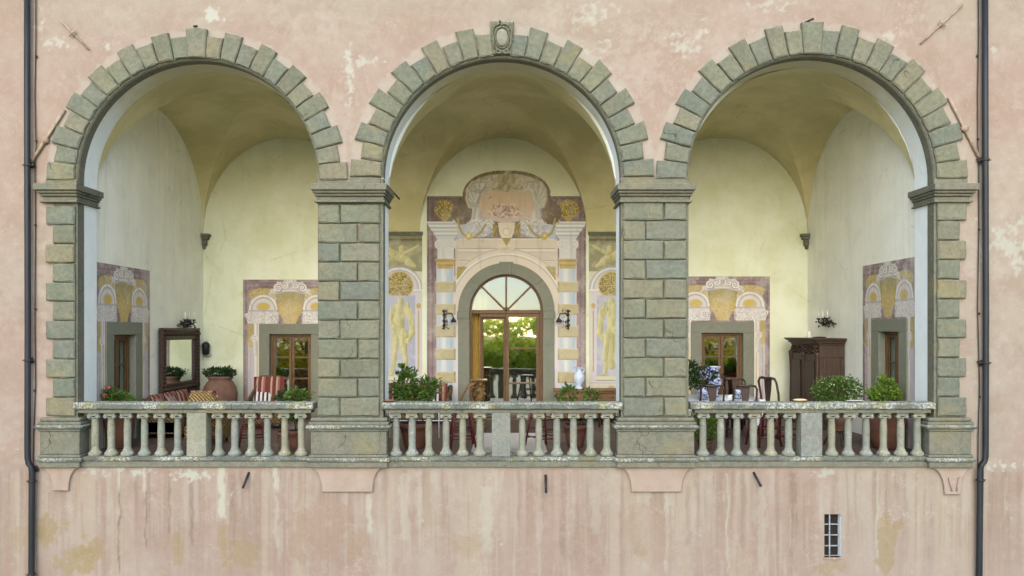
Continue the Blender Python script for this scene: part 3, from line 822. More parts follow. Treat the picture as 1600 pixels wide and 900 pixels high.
def pedestal(t, ox, fx0, fx1, retL, retR):
    a, b = PX(fx0, -.1) - ox, PX(fx1, -.1) - ox
    mb = MB(); 
    def slab(y0, y1, o, of, c=.008, m=mb):
        m.box(a - o, b + o, -.1 - of, .24, PZ(y1), PZ(y0), c)
    slab(652, 658, .01, .0, .02); slab(658.2, 663, .035, .02); slab(669.2, 672.5, .03, .03)
    mb.build('pedestal_cap', M['stone_mould'], t)
    mb = MB(); slab(663.2, 669, .075, .07, .02, mb); mb.build('drip_moulding', M['rail'], t)
    mb = MB(); slab(672.7, 709, 0, 0, .01, mb); mb.build('pedestal_die', M['stone_mould'], t)
    mb = MB(); slab(709.2, 714, .025, .02, .012, mb); slab(720.2, 729, .015, .03, .008, mb); mb.build('pedestal_base', M['stone_mould'], t)
    mb = MB(); slab(714.2, 720, .06, .06, .015, mb); mb.build('base_moulding', M['rail'], t)

J1 = lambda r: ([(495.5, 531), (531, 593.5)] if r % 2 == 0 else [(495.5, 559), (559, 593.5)])
t, ox = make_pier('left inner stone pier, between the mirror bay and the frescoed middle bay', 493.5, 598, J1, 1, 1, 319)
cornice(t, ox, 493.5, 598, True, True, 1, 1); pedestal(t, ox, 485.5, 604, 1, 1)
for (a, b) in ((496.5, 544.5), (544.5, 594)):
    pass
J2 = lambda r: ([(973, 1037.5), (1037.5, 1074)] if r % 2 == 0 else [(973, 1009), (1009, 1074)])
t, ox = make_pier('right inner stone pier, between the frescoed middle bay and the dining bay', 969, 1078, J2, 1, 1, 314)
cornice(t, ox, 969, 1078, True, True, 1, 1); pedestal(t, ox, 965, 1085, 1, 1)
J3 = lambda r: ([(70, 117)] if r % 2 == 0 else [(81, 117)])
t, ox = make_pier('leftmost half pier of stacked quoins, next to the left drainpipe', 84, 122.5, J3, 0, 1, 321)
cornice(t, ox, 72, 122.5, False, True, 1, 1); pedestal(t, ox, 62, 124, 0, 1)
J4 = lambda r: ([(1465, 1511.5)] if r % 2 == 0 else [(1465, 1501)])
t, ox = make_pier('rightmost half pier of stacked quoins, next to the right drainpipe', 1455.5, 1499, J4, 1, 0, 314)
cornice(t, ox, 1455.5, 1510, True, False, 1, 1); pedestal(t, ox, 1452, 1518, 1, 0)
# plain springer blocks between capital and first voussoir
for (a, b, ya, k) in ((72, 121, 280, 0), (496, 595, 278, 1), (972, 1076, 277, 2), (1458, 1511, 279, 3)):
    par = [o for o in C.objects if o.name.startswith('stone_pier')][[2, 0, 1, 3][k]]
    mb = MB(); x = par.location.x; mb.box(PX(a) - x, PX(b) - x, -.03, .2, PZ(290) - .01, PZ(ya), .01); mb.build('springer', M['stone_mould'], par)

# ------------------------------------------------------------------ balustrades
def baluster_meshes():
    mb = MB(); H = PZ(645) - PZ(713)
    prof = [(.105, 0), (.112, .015), (.115, .04), (.105, .065), (.088, .075), (.08, .095), (.066, .125), (.06, .17), (.062, .3), (.064, .42), (.06, .56), (.055, .625), (.06, .632), (.06, .645), (.054, .65), (.054, H - .09)]
    mb.lathe(prof, (0, 0, 0), 14)
    a = mb.build('baluster', M['baluster'])
    mc = MB()
    mc.box(-.1, .1, -.085, .085, H - .035, H, .006)
    mc.box(-.085, .085, -.075, .075, H - .06, H - .035, .004)
    for s_ in (-1, 1):
        mc.lathe([(.012, -.092), (.02, -.088), (.03, -.084), (.036, -.078), (.03, 0), (.036, .078), (.02, .088)], (s_ * .073, 0, H - .068), 12, 1, 1, 'y')
    mc.tube([(-.05, -.07, H - .075), (0, -.075, H - .09), (.05, -.07, H - .075)], .012, 6)
    b = mc.build('baluster_capital', M['baluster'], a)
    return a, b
BA, BB = baluster_meshes()
def wobble_bar(x0, x1, ys, zs_, step=.09, amp=.006, seed=0):
    """bar along x with a cross-section polygon (y,z) whose vertices wobble"""
    mb = MB(); rnd = random.Random(seed); n = max(2, int((x1 - x0) / step)); k = len(ys); vs = []
    for i in range(n + 1):
        x = x0 + (x1 - x0) * i / n
        e = rnd.uniform(-amp, amp)
        for y, z in zip(ys, zs_): vs.append((x, y + rnd.uniform(-amp, amp), z + rnd.uniform(-amp, amp) * .7 + e * .3))
    fs = [(i * k + j, i * k + (j + 1) % k, (i + 1) * k + (j + 1) % k, (i + 1) * k + j) for i in range(n) for j in range(k)]
    fs += [tuple(range(k - 1, -1, -1)), tuple(range(n * k, n * k + k))]
    mb.add(vs, fs, False); return mb
first = True
BC = .08
for (xa, xb, la, lb, bl, die, lab) in (
    (119, 491, 123, 487, [149, 174, 199.5, 226, 252, 278, 342, 367, 393, 418, 445, 471], (293.5, 324), 'left stone balustrade with white lichen on its rail, in front of the mirror and armchairs'),
    (597.5, 972, 603, 966, [619, 644, 670, 697, 723, 750, 816, 842, 870, 896, 922, 948], (768.5, 797.5), 'middle stone balustrade, in front of the glazed central door'),
    (1077, 1458, 1085, 1453, [1098, 1126, 1151, 1177, 1204, 1232, 1299, 1325, 1353, 1380, 1407, 1433], (1250, 1283), 'right stone balustrade, in front of the dining table and wardrobe')):
    ox = PX((xa + xb) / 2)
    t = thing('balustrade', lab, 'balustrade', (ox, BC, PZ(713)), 0, 'stone balustrades between the piers')
    z0 = PZ(713)
    def Z(p): return PZ(p) - z0
    yf, yb = -.17, .17
    ys = [yf + .02, yf - .012, yf - .012, yf + .015, yb - .015, yb, yb]
    zz = [Z(639.5), Z(637.5), Z(631), Z(628.6), Z(628.6), Z(631), Z(639.5)]
    # rail is laid in several slabs
    cuts = [xa, xa + (xb - xa) * .35, xa + (xb - xa) * .66, xb]
    for i in range(3):
        wobble_bar(PX(cuts[i]) - ox + .003, PX(cuts[i + 1]) - ox - .003, ys, zz, .07, .007, int(xa) + i).build('handrail_slab', M['rail'], t)
    mb = MB(); mb.box(PX(la) - ox, PX(lb) - ox, yf + .04, yb - .03, Z(645), Z(639.8), .008); mb.build('rail_moulding', M['stone_mould'], t)
    ys = [-.16 + .02, -.16, -.16, .16, .16]; zz = [Z(720), Z(718), Z(713.3), Z(713.3), Z(720)]
    wobble_bar(PX(la) - ox, PX(lb) - ox, ys, zz, .07, .006, int(xa) + 9).build('plinth_top', M['rail'], t)
    mb = MB(); mb.box(PX(la) - ox, PX(lb) - ox, -.14, .2, Z(729), Z(720.3), .006); mb.build('plinth', M['stone_mould'], t)
    mb = MB(); mb.box(PX(die[0]) - ox, PX(die[1]) - ox, -.14, .13, .0, Z(645) - .001, .008); mb.build('die_post', M['lichened_die'] if xa > 590 else M['baluster'], t)
    for i, b in enumerate(bl):
        if first: o = BA; o.parent = t; first = False
        else:
            o = inst(BA, t); c = inst(BB, o)
        o.location = (PX(b, BC) - ox, 0, .0); o.rotation_euler = (0, 0, random.uniform(-.04, .04)); o.scale = (random.uniform(.95, 1.04), 1, 1)

# ------------------------------------------------------------------ pipes and cables
def pipe(lab, pts, brackets):
    base = Vector(pts[-1]); t = thing('drainpipe', lab, 'drainpipe', base, 0, 'drainpipes on the facade')
    mb = MB(); mb.tube([Vector(p) - base for p in pts], .05, 12); mb.build('pipe', M['pipe'], t)
    for (a, b) in brackets:
        c = Vector((PX(a, -.1), -.1, PZ(b, -.1))) - base
        mb = MB(); mb.lathe([(.062, -.018), (.066, -.012), (.066, .012), (.062, .018)], c, 14); mb.bar(c + Vector((0, .05, 0)), c + Vector((0, .12, 0)), .03, .03); mb.bar(c + Vector((-.1, .0, 0)), c + Vector((.1, .0, 0)), .012, .012)
        mb.build('bracket', M['iron'], t)
def pp(a, b): return (PX(a, -.1), -.1, PZ(b, -.1))
pipe('dark drainpipe on the left edge of the facade, jogging right at balcony level', [pp(42.5, -60), pp(42.5, 200), pp(43.5, 500), pp(43, 700), pp(43.3, 716), pp(45, 724), pp(49, 729), pp(50, 737), pp(49.5, 800), pp(49, 930), pp(49, 1120)], [(43, 258), (43.5, 563), (49.5, 752), (49, 898)])
pipe('dark drainpipe on the right edge of the facade, jogging left at balcony level', [pp(1539, -60), pp(1539.5, 200), pp(1540.5, 500), pp(1540, 700), pp(1539.8, 714), pp(1538, 721), pp(1533.5, 726), pp(1532, 734), pp(1531, 800), pp(1530, 930), pp(1529, 1120)], [(1540, 250), (1541, 567), (1532, 750)])
def cable(lab, pts, clips):
    base = Vector((PX(pts[-1][0]), -.02, PZ(pts[-1][1]))); t = thing('wall_cable', lab, 'cable', base, 0, 'cables beside the drainpipes')
    P = [Vector((PX(a), -.028, PZ(b))) - base for a, b in pts]
    mb = MB(); mb.tube(P, .0085, 5); mb.build('cord', M['cable'], t)
    for (a, b, big) in clips:
        c = Vector((PX(a), -.035, PZ(b))) - base; mb = MB()
        if big:
            mb.lathe([(.03, -.02), (.045, 0), (.03, .02)], c, 8, 1, 1, 'y'); mb.tube([c + Vector((-.06, 0, .02)), c + Vector((.03, -.02, .05)), c + Vector((.05, -.02, -.03)), c + Vector((-.03, 0, -.05))], .012, 5)
        else: mb.ball(c, .022, 8, 5)
        mb.build('clip', M['iron'], t)
cable('thin dark cable with clips running down just right of the left drainpipe', [(57, -60), (57.5, 60), (56, 150), (57, 210), (58, 225), (56, 262), (57, 340), (56, 500), (57, 600), (54, 680), (53, 760), (55, 900), (55, 1000)], [(58.5, 89, 0), (58, 221, 0), (53, 258, 1), (51, 563, 1), (56, 610, 0), (57, 352, 0), (57, 483, 0), (58, 732, 1)])
cable('thin dark cable with clips running down just left of the right drainpipe', [(1527, -60), (1527.5, 60), (1526, 150), (1526.5, 230), (1528, 250), (1528, 360), (1526, 480), (1529, 600), (1527, 680), (1526, 760), (1524, 880), (1521, 1000)], [(1525.5, 88, 0), (1526.5, 218, 0), (1529, 252, 1), (1530, 567, 1), (1529, 620, 0), (1528, 359, 0), (1528, 490, 0)])

# ------------------------------------------------------------------ loggia shell
Z0, HV = 4.70, 2.38
BAYS = [(XL, -3.27), (-2.13, 2.01), (3.20, XR)]
loggia = thing('loggia', 'lime washed vaulted loggia behind the three arches, cream back wall and groin vaults', 'loggia', (0, 3.3, FL))
def sub(o):
    o.location = Vector(o.location) - loggia.location; return o
# back wall
def rect_h(x0, x1, z0, z1): return [(x0, z0), (x1, z0), (x1, z1), (x0, z1)]
DL = (-5.84, -4.81, 2.22); DR = (4.846, 5.875, 2.25)
CXD, RD, ZD = PX(791, YB), 57.3 / S(YB), PZ(486, YB)
top = []
for k, (a, b) in enumerate(reversed(BAYS)):
    n = 28
    for i in range(n + 1):
        u = math.cos(PI * i / n); top.append(((a + b) / 2 + (b - a) / 2 * u, Z0 + HV * math.sqrt(max(0, 1 - u * u))))
outer = [(XL, FL - .1), (XR, FL - .1)] + top
cd = [(CXD + RD + .02, FL + .0)] + [(CXD + (RD + .02) * math.cos(PI * i / 30), ZD + (RD + .02) * math.sin(PI * i / 30)) for i in range(31)] + [(CXD - RD - .02, FL)]
mb = MB(); holed_wall(mb, outer, [rect_h(DL[0] - .02, DL[1] + .02, FL, DL[2] + .02), rect_h(DR[0] - .02, DR[1] + .02, FL, DR[2] + .02), cd], YB, YB + .3)
sub(mb.build('back_wall', M['back_plaster'], loggia))
# side walls (built in XZ then turned)
def side_wall(x, sgn, dy0, dy1, dz, name):
    n = 28; ya, yb_ = YW, YB
    out = [(ya - .05, FL - .1), (yb_ + .3, FL - .1), (yb_ + .3, Z0)]
    for i in range(n + 1):
        u = math.cos(PI * i / n); out.append(((ya + yb_) / 2 + (yb_ - ya) / 2 * u, Z0 + HV * math.sqrt(max(0, 1 - u * u))))
    out.append((ya - .05, Z0))
    m1 = MB(); holed_wall(m1, out, [rect_h(dy0 - .02, dy1 + .02, FL, dz + .02)], 0, .3)
    m1.v = [(x + sgn * d, y, z) for (y, d, z) in m1.v]
    sub(m1.build(name, M['side_plaster'], loggia))
side_wall(XL, -1, 1.36, 2.28, 2.23, 'side_wall'); side_wall(XR, 1, 1.27, 2.10, 2.29, 'side_wall')
# vaults
def vz(u, v): return Z0 + HV * math.sqrt(max(0, 1 - min(abs(u), abs(v)) ** 2)) + .28 * (1 - u * u) * (1 - v * v)
for (a, b) in BAYS:
    mb = MB(); n = 22
    for web in range(4):
        vs = []
        for i in range(n + 1):
            s_ = math.sin(i / n * PI / 2)
            for j in range(n + 1):
                q = s_ * math.sin((j / n * 2 - 1) * PI / 2)
                u, v = ((q, s_), (q, -s_), (s_, q), (-s_, q))[web]
                vs.append(((a + b) / 2 + (b - a) / 2 * u, (YW + YB) / 2 + (YB - YW) / 2 * v, vz(u, v)))
        fs = [(i * (n + 1) + j, i * (n + 1) + j + 1, (i + 1) * (n + 1) + j + 1, (i + 1) * (n + 1) + j) for i in range(n) for j in range(n)]
        mb.add(vs, fs, True)
    sub(mb.build('groin_vault', M['vault_plaster'], loggia, fix=False))
for (a, b) in ((BAYS[0][1], BAYS[1][0]), (BAYS[1][1], BAYS[2][0])):
    mb = MB(); n = 40; vs = []
    for i in range(n + 1):
        v = -math.cos(PI * i / n)
        for x in (a, b): vs.append((x, (YW + YB) / 2 + (YB - YW) / 2 * v, Z0 + HV * math.sqrt(max(0, 1 - v * v))))
    mb.add(vs, [(2 * i, 2 * i + 1, 2 * i + 3, 2 * i + 2) for i in range(n)], True)
    sub(mb.build('transverse_band', M['vault_plaster'], loggia, fix=False))
for A, (a, b) in zip(ARCH, BAYS):
    mb = MB(); n = 48; vs = []
    for i in range(n + 1):
        t_a = PI * i / n; u = math.cos(t_a)
        vs.append((A['cx'] + (A['ro'] + .06) * math.cos(t_a), YW - .006, A['cz'] + (A['ro'] + .06) * math.sin(t_a)))
        vs.append(((a + b) / 2 + ((b - a) / 2 + .12) * u, YW + .06, Z0 - .0 + (HV + .12) * math.sqrt(max(0, 1 - u * u))))
        q = ((a + b) / 2 + (b - a) / 2 * u, YW + .05, vz(u, -.999) + .008)
        vs[-1] = (q[0], q[1], q[2])
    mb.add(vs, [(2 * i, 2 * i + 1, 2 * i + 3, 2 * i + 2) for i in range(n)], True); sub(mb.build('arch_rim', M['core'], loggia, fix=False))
# roof slab over the vaults keeps the sky out
mb = MB(); mb.box(XL - .3, XR + .3, YW, YB + .3, 7.75, 7.9); sub(mb.build('roof_slab', M['void'], loggia))
# small corner corbels
for (x, sg) in ((XL, 1), (XR, -1)):
    mb = MB(); z = 4.52
    for (z0, z1, d) in ((.1, .17, .2), (.03, .1, .16), (-.12, .03, .11), (-.2, -.12, .07)):
        mb.box(min(x + sg * .005, x + sg * d), max(x + sg * .005, x + sg * d), YB - d, YB - .005, z + z0, z + z1, .01)
    sub(mb.build('springing_corbel', M['stone_body'], loggia))
# floor
mb = MB(); mb.box(XL - .35, XR + .35, .205, YB + .35, -.02, FL); tag(mb.build('floor', M['floor']), kind='structure')
# rooms behind the doors
mb = MB()
x0, x1, y0, y1, z0, z1 = -8, 8, YB + .298, 10.5, FL - .003, 4.8
mb.add([(x0, y0, z0), (x1, y0, z0), (x1, y1, z0), (x0, y1, z0), (x0, y0, z1), (x1, y0, z1), (x1, y1, z1), (x0, y1, z1)], [(0, 1, 2, 3), (7, 6, 5, 4), (3, 2, 6, 7), (1, 5, 6, 2), (0, 3, 7, 4)])
tag(mb.build('inner_room_shell', M['room'], fix=False), kind='structure')
for sg, x in ((-1, XL), (1, XR)):
    mb = MB(); mb.box(min(x + sg * .298, x + sg * 2.6), max(x + sg * .298, x + sg * 2.6), .7, 5.9, FL - .01, 3.2); 
    mb.f = [f for i, f in enumerate(mb.f) if i != (5 if sg < 0 else 4)]; mb.sm = mb.sm[:len(mb.f)]
    tag(mb.build('side_room_shell', M['room_floor'], fix=False), kind='structure')

# ------------------------------------------------------------------ frescoes
def door_mural(c, pale=0, seed=0):
    x, y = c.x, c.y; ax = np.abs(x)
    n = fbm(x / 9, y / 9, seed, 4); f = fbm(x / 2.5, y / 2.5, seed + 3, 3)
    PUR, PUL, PUD = (126, 103, 112), (152, 128, 138), (92, 74, 84)
    W, WS, LG = (208, 203, 202), (226, 222, 216), (164, 160, 170)
    O, OD, OL = (186, 162, 82), (142, 124, 62), (206, 186, 108)
    c.put(np.ones_like(x), PUR); c.put(sst(n, .45, .65) * .5, PUL); c.put(sst(1 - n, .5, .7) * .5, PUD)
    for (lo, hi, col, a) in ((2, 3.2, PUL, .8), (6, 7.2, PUD, .8), (7.2, 9, PUL, .7), (12, 13, PUD, .6)):
        c.put(((y > lo) & (y < hi)) * a, col); c.put(((73.5 - ax > lo * .8) & (73.5 - ax < hi * .8)) * a, col)
    # side architecture
    for s in (-1, 1):
        c.poly([(s * 20, 69), (s * 66, 69), (s * 69, 60), (s * 72, 54), (s * 66, 52), (s * 64, 40), (s * 60, 28), (s * 50, 20), (s * 34, 20), (s * 20, 30)], W)
        c.ell(s * 40, 22, 24, 8.5, O); c.ell(s * 52, 25, 12, 7, O); c.ell(s * 26, 24, 8, 5, OL)
    m_o = ((ax > 14) & (ax < 66) & (y > 12) & (y < 32))
    lum = ((c.c[..., 0] - c.c[..., 2]) > .15) & m_o
    c.swirl(lum * 1.0, .22, OL, OD, seed + 5, .7)
    for s in (-1, 1):
        c.ring(s * 42, 46, 22, 25, LG, .5, 47); c.ring(s * 42, 46, 19, 22, WS, .9, 47); c.ring(s * 42, 46, 16.5, 19, LG, .8, 47); c.ring(s * 42, 46, 12, 16.5, W, 1, 47)
        c.ell(s * 42, 42.5, 11, 7, (190, 176, 130)); c.ell(s * 41, 42, 8, 5.5, (200, 170, 60))
        c.rect(min(s * 20, s * 64), max(s * 20, s * 64), 47, 49.5, LG, .8)
        c.volute(s * 63, 58, 6, WS, LG, s); c.volute(s * 27, 60, 7, WS, LG, -s)
    m_w = ((ax > 18) & (ax < 63) & (y > 50) & (y < 69)) * 1.0
    c.swirl(m_w, .17, WS, LG, seed + 7, .8)
    # central shield
    ins = c.poly([(-23, 16), (-12, 12), (12, 12), (23, 16), (22, 34), (19, 50), (12, 60), (9, 69), (-9, 69), (-12, 60), (-19, 50), (-22, 34)], (158, 146, 92))
    c.put(ins * sst(y, 26, 50) * .9, (196, 168, 84)); c.swirl(ins * sst(y, 22, 40), .2, OL, (158, 134, 66), seed + 9, .6)
    c.put(ins * sst(ax, 15, 23) * .4, (120, 108, 66))
    # crown
    for s in (-1, 1):
        c.seg(s * 4, 14, s * 24, 19, 4.5, W, LG); c.volute(s * 9, 9.5, 6, WS, (138, 134, 146), s); c.volute(s * 19, 13, 7, WS, (138, 134, 146), -s); c.volute(s * 28, 18.5, 4.2, WS, LG, s); c.seg(s * 29, 20, s * 33, 24, 2.2, WS, LG, 1, 1.2)
        c.seg(s * 4, 4, s * 8, 2.5, 2, WS, LG); c.seg(s * 14, 6, s * 19, 5, 1.8, WS, LG)
    for s in (-1, 0, 1): c.seg(0, 9, s * 4, 2, 2.2, WS, LG)
    c.ell(0, 8, 3, 4, (170, 164, 168)); c.seg(-10, 17.5, 10, 17.5, 1.8, WS, LG)
    # below the lintel
    for s in (-1, 1):
        def R(a, b, y0, y1, col, al=1): c.rect(min(s * a, s * b), max(s * a, s * b), y0, y1, col, al)
        R(48, 66, 69, 400, (186, 178, 184)); R(48, 50.2, 69, 400, WS); R(50.2, 53, 95, 400, (196, 184, 120)); R(53, 56, 69, 400, WS, .8)
        R(57, 66.5, 69, 96, (170, 152, 84)); c.ell(s * 61, 97, 5, 9, (186, 162, 82)); c.volute(s * 56, 92, 6, WS, LG, s); c.seg(s * 55, 98, s * 54, 116, 2.6, WS, LG)
        R(61, 62, 110, 400, (150, 130, 144), .7); R(66, 73.5, 96, 400, PUR); R(67.5, 69, 69, 400, PUL, .8); R(71, 72, 69, 400, PUD, .7)
    # age
    wear = sst(f * .5 + n * .5, .52, .68)
    c.put(wear * (.18 + .2 * pale), (205, 200, 190)); c.put(sst(fbm(x / 30, y / 60, seed + 11, 4), .5, .7) * (.15 + .3 * pale), (205, 203, 200))
    c.put(sst(fbm(x / 4, y / 30, seed + 13, 3), .62, .75) * .3, (160, 152, 140))
LMP = .98
def haze_col(c, k=.2):
    m = c.mean(axis=2, keepdims=True); return (c * (1 - k) + (m * .55 + lin((206, 198, 170)) * .5) * k) * LMP
def mural(name, lab, kind, org, ua, wid, hgt, seed, pale, hole):
    """org: world point at mural centre-top; ua: unit vector along the wall; normal offset already in org"""
    t = thing(name, lab, 'wall painting', tuple(org - Vector((0, 0, hgt))), 0, 'painted door surrounds in the loggia')
    k = 63.15; us = np.arange(-wid / 2, wid / 2 + .001, .0135); vs = np.arange(0, hgt + .001, .0135)
    U, V = np.meshgrid(us, vs); c = Canvas(U * k * (147 / (wid * k)), V * k, (120, 100, 110)); door_mural(c, pale, seed)
    P = np.stack([ua[0] * U, ua[1] * U, hgt - V], -1)
    UC, VC = (U[:-1, :-1] + U[1:, 1:]) / 2, (V[:-1, :-1] + V[1:, 1:]) / 2
    mk = ~((np.abs(UC - hole[2]) < hole[0]) & (VC > hole[1]))
    o = grid_object('painted_panel', U, V, P, haze_col(c.c), mk, M['fresco'], t)
    return t
mural('door_fresco', 'faded purple, ochre and white painted surround of the door right of the big terracotta jar', 'm', Vector((PX(453.5, YB), YB - .004, PZ(437, YB))), (1, 0), 147 / 63.15, PZ(437, YB) - FL, 5, 0, (.7, 1.2, 0))
mural('door_fresco', 'faded purple, ochre and white painted surround of the door behind the dining table', 'm', Vector((PX(1129, YB), YB - .004, PZ(432, YB))), (1, 0), 149 / 63.15, PZ(432, YB) - FL, 15, .35, (.7, 1.3, 0))
mural('door_fresco', 'pale painted surround on the left side wall, beside the framed mirror', 'm', Vector((XL + .004, 1.82, 3.57)), (0, 1), 2.32, 3.57 - FL, 25, .7, (.7, 1.2, 0))
mural('door_fresco', 'pale painted surround on the right side wall, beside the wardrobe', 'm', Vector((XR - .004, 1.76, 3.66)), (0, -1), 2.24, 3.66 - FL, 35, .7, (.66, 1.25, 0))

# central fresco
def halo_soft(c): return (c.c.mean(axis=2) > .30) * 1.0
def central(c):
    x, y = c.x, c.y; s_ = x - 791.5; ax = np.abs(s_)
    n = fbm(x / 12, y / 12, 3, 5); f = fbm(x / 3, y / 3, 8, 3)
    PUR, PUL, PUD = (122, 98, 108), (150, 124, 134), (86, 66, 74)
    W, WS, LG, BL = (206, 204, 202), (224, 222, 216), (160, 162, 172), (172, 192, 208)
    G, GD, GL = (170, 146, 62), (122, 104, 44), (200, 180, 90)
    c.put(np.ones_like(x), PUR); c.put(sst(n, .45, .65) * .5, PUL); c.put(sst(1 - n, .5, .7) * .5, PUD)
    c.put(sst(375 - y, 0, 30) * .35, PUD); c.put((y > 480) * .35, (160, 128, 142))
    for (lo, hi, col, a) in ((1.5, 3, PUD, .8), (3, 4.5, PUL, .6), (8, 9.5, PUD, .7)): c.put(((124 - ax > lo) & (124 - ax < hi)) * a, col)
    c.put(((y > 310) & (y < 311.5) & (ax > 70)) * .6, PUD)
    # cream architecture field
    fld = (ax < 80) & (y > 373)
    c.put(fld * 1., (205, 194, 178)); c.put(fld * sst(fbm(x / 40, y / 14, 14, 4), .45, .65) * .5, (190, 176, 164)); c.put(fld * sst(fbm(x / 30, y / 30, 15, 4), .5, .7) * .5, (216, 206, 186))
    for (y0, y1, col, a) in ((373, 374.5, WS, .8), (388, 389.5, (150, 142, 132), .8), (389.5, 392, WS, .7), (394, 395, (160, 150, 138), .6), (406, 407.5, (160, 150, 138), .8), (407.5, 409, WS, .6)):
        c.put(((y > y0) & (y < y1) & (ax < 76)) * a, col)
    c.ring(791, 486, 75, 98, (208, 198, 184), 1, 490)
    c.ring(791, 486, 86, 88, (165, 155, 145), .7, 490); c.ring(791, 486, 96, 97.5, (150, 140, 132), .6, 490); c.ring(791, 486, 88, 91, WS, .6, 490)
    c.put(((ax > 74) & (ax < 84) & (y > 486)) * 1., (206, 204, 206)); c.put(((ax > 80) & (ax < 81) & (y > 486)) * .4, LG)
    for s in (-1, 1):      # ochre lattice corners
        c.poly([(791 + s * 77, 417), (791 + s * 61, 417), (791 + s * 77, 438)], (150, 138, 70)); 
    lat = (ax > 60) & (ax < 78) & (y > 416) & (y < 438) & ((c.c[..., 0] - c.c[..., 2]) > .18)
    c.swirl(lat * 1., .9, GL, GD, 4, .8)
    # columns
    for s in (-1, 1):
        cx = 791.5 + s * 95.5
        c.rect(cx - 14, cx + 14, 404, 640, (196, 190, 200))
        sh = np.abs(x - cx + 3) / 13
        m = ((np.abs(x - cx) < 11.5) & (y > 418)) * 1.
        c.put(m, BL); c.put(m * (1 - sst(sh, .0, .55)) * .8, WS); c.put(m * sst((x - cx), 4, 11) * .75, (140, 170, 196)); c.put(m * sst(fbm(x / 5, y / 16, 22, 4), .5, .7) * .35, W)
        for i, (b0, b1) in enumerate(((440, 457), (475, 492), (509, 527), (545, 562), (581, 598))):
            c.rect(cx - 16, cx + 16, b0, b1, (176, 164, 118)); c.rect(cx - 16, cx + 16, b0, b0 + 1.2, (204, 194, 150), .9); c.rect(cx - 16, cx + 16, b1 - 1.5, b1, (130, 118, 82), .9)
            c.rect(cx + (13 if s < 0 else -16), cx + (16 if s < 0 else -13), b0, b1, (138, 124, 88), .8)
            c.put(((np.abs(x - cx) < 16) & (y > b0) & (y < b1)) * sst(fbm(x / 6, y / 6, 24 + i, 4), .45, .65) * .4, (192, 178, 128))
        # gold capital ring
        c.poly([(cx - 17, 405), (cx + 17, 405), (cx + 13, 414), (cx + 12, 420), (cx - 12, 420), (cx - 13, 414)], (176, 148, 66)); c.rect(cx - 16, cx + 16, 407, 408.2, GD); c.rect(cx - 13, cx + 13, 414, 415.2, GD); c.rect(cx - 14, cx + 14, 410, 412, (206, 180, 96), .8)
        # white console block
        c.rect(cx - 13, cx + 13, 368, 405, W); c.ell(cx - 12, 382, 5, 7, W); c.ell(cx + 12, 382, 5, 7, W); c.volute(cx - 11, 381, 5, WS, LG, 1); c.volute(cx + 11, 381, 5, WS, LG, -1)
        mm = ((np.abs(x - cx) < 12) & (y > 372) & (y < 396)) * 1.; c.swirl(mm, .35, WS, BL, 31, .6)
        a, b = cx - s * -28, cx
        xo, xi = cx - s * (-29), cx + s * (-30)   # outer, inner extents
        xo = cx + s * 29; xi = cx - s * 31
        c.poly([(xo, 346), (xi, 346), (xi - s * -2, 350), (cx - s * 22, 362), (cx - s * 13, 374), (cx + s * 13, 374), (cx + s * 20, 362), (cx + s * 27, 352)], (196, 200, 206))
        for (yy, aa) in ((346, 0), (352, 2.5), (358, 6), (364, 11)):
            c.rect(min(xo - s * aa, xi + s * aa), max(xo - s * aa, xi + s * aa), yy, yy + 2.2, WS); c.rect(min(xo - s * aa, xi + s * aa), max(xo - s * aa, xi + s * aa), yy + 3.4, yy + 4.6, (146, 152, 166), .7)
        c.poly([(xi, 350), (xi - s * 5, 372), (xi + s * 12, 374), (cx - s * 14, 374), (cx - s * 22, 360)], (150, 158, 178))
        c.volute(791.5 + s * 72, 339, 8, WS, LG, s); c.seg(791.5 + s * 76, 342, 791.5 + s * 79, 345, 5, WS, LG)
        # ochre bouquets
        bx, by = 791.5 + s * 96.5, 327
        d = np.hypot((x - bx) / 18, (y - by) / 16); g = vn(x * .95, y * .95, 9)
        c.put((sst(1 - d + (fbm(x / 3, y / 3, 12) - .5) * .5, 0, .12)), (138, 118, 50)); c.put(sst(1 - d, 0, .2) * sst(g, .5, .7), (204, 180, 66)); c.put(sst(1 - d, 0, .2) * sst(1 - g, .62, .8), (84, 70, 36))
        c.poly([(bx - 8, 338), (bx + 8, 338), (bx + 3, 346), (bx - 3, 346)], G)
    # cartouche dark halo
    halo = c.hal
    c.put(halo * 1., (112, 92, 78)); c.put(halo * sst(n, .4, .6) * .6, (120, 104, 60)); c.put(halo * (y > 300) * .4, PUD)
    q = ((ax < 58) & (y > 268) & (y < 284)) * 1.; c.put(q * halo * sst(f, .45, .6) * .8, (142, 126, 62))
    inner = ((hs_ := ax / 64.) ** 2.4 + (np.clip(307 - y, 0, 99) / 35.5) ** 2.2 < 1) & (y < 316) & (ax < 63)
    c.put(inner * 1., (168, 164, 142)); c.put(inner * sst(n, .42, .62) * .6, (198, 192, 168)); c.put(inner * sst(f, .5, .62) * .35, (138, 132, 98)); c.put(inner * (1 - sst(np.abs(ax - 20 - (y - 268) * .3), 5, 16)) * .5, (206, 202, 184))
    # shells and scroll frame
    for s in (-1, 1):
        X = lambda a: 791.5 + s * a
        c.poly([(X(62), 300), (X(63), 312), (X(60), 322), (X(52), 326), (X(45), 320), (X(46), 306), (X(38), 290), (X(30), 284), (X(40), 281), (X(52), 285), (X(59), 292)], (204, 204, 190))
        ang = np.arctan2(y - 326, (x - X(44)) * s); rr = np.hypot(x - X(46), y - 320)
        shell = (ax > 36) & (ax < 63) & (y > 282) & (y < 325)
        c.put(shell * ((c.c[..., 0] - c.c[..., 2]) < .12) * ((c.c[..., 0]) > .45) * sst(np.sin(ang * 26), .1, .8) * .6, (138, 148, 148))
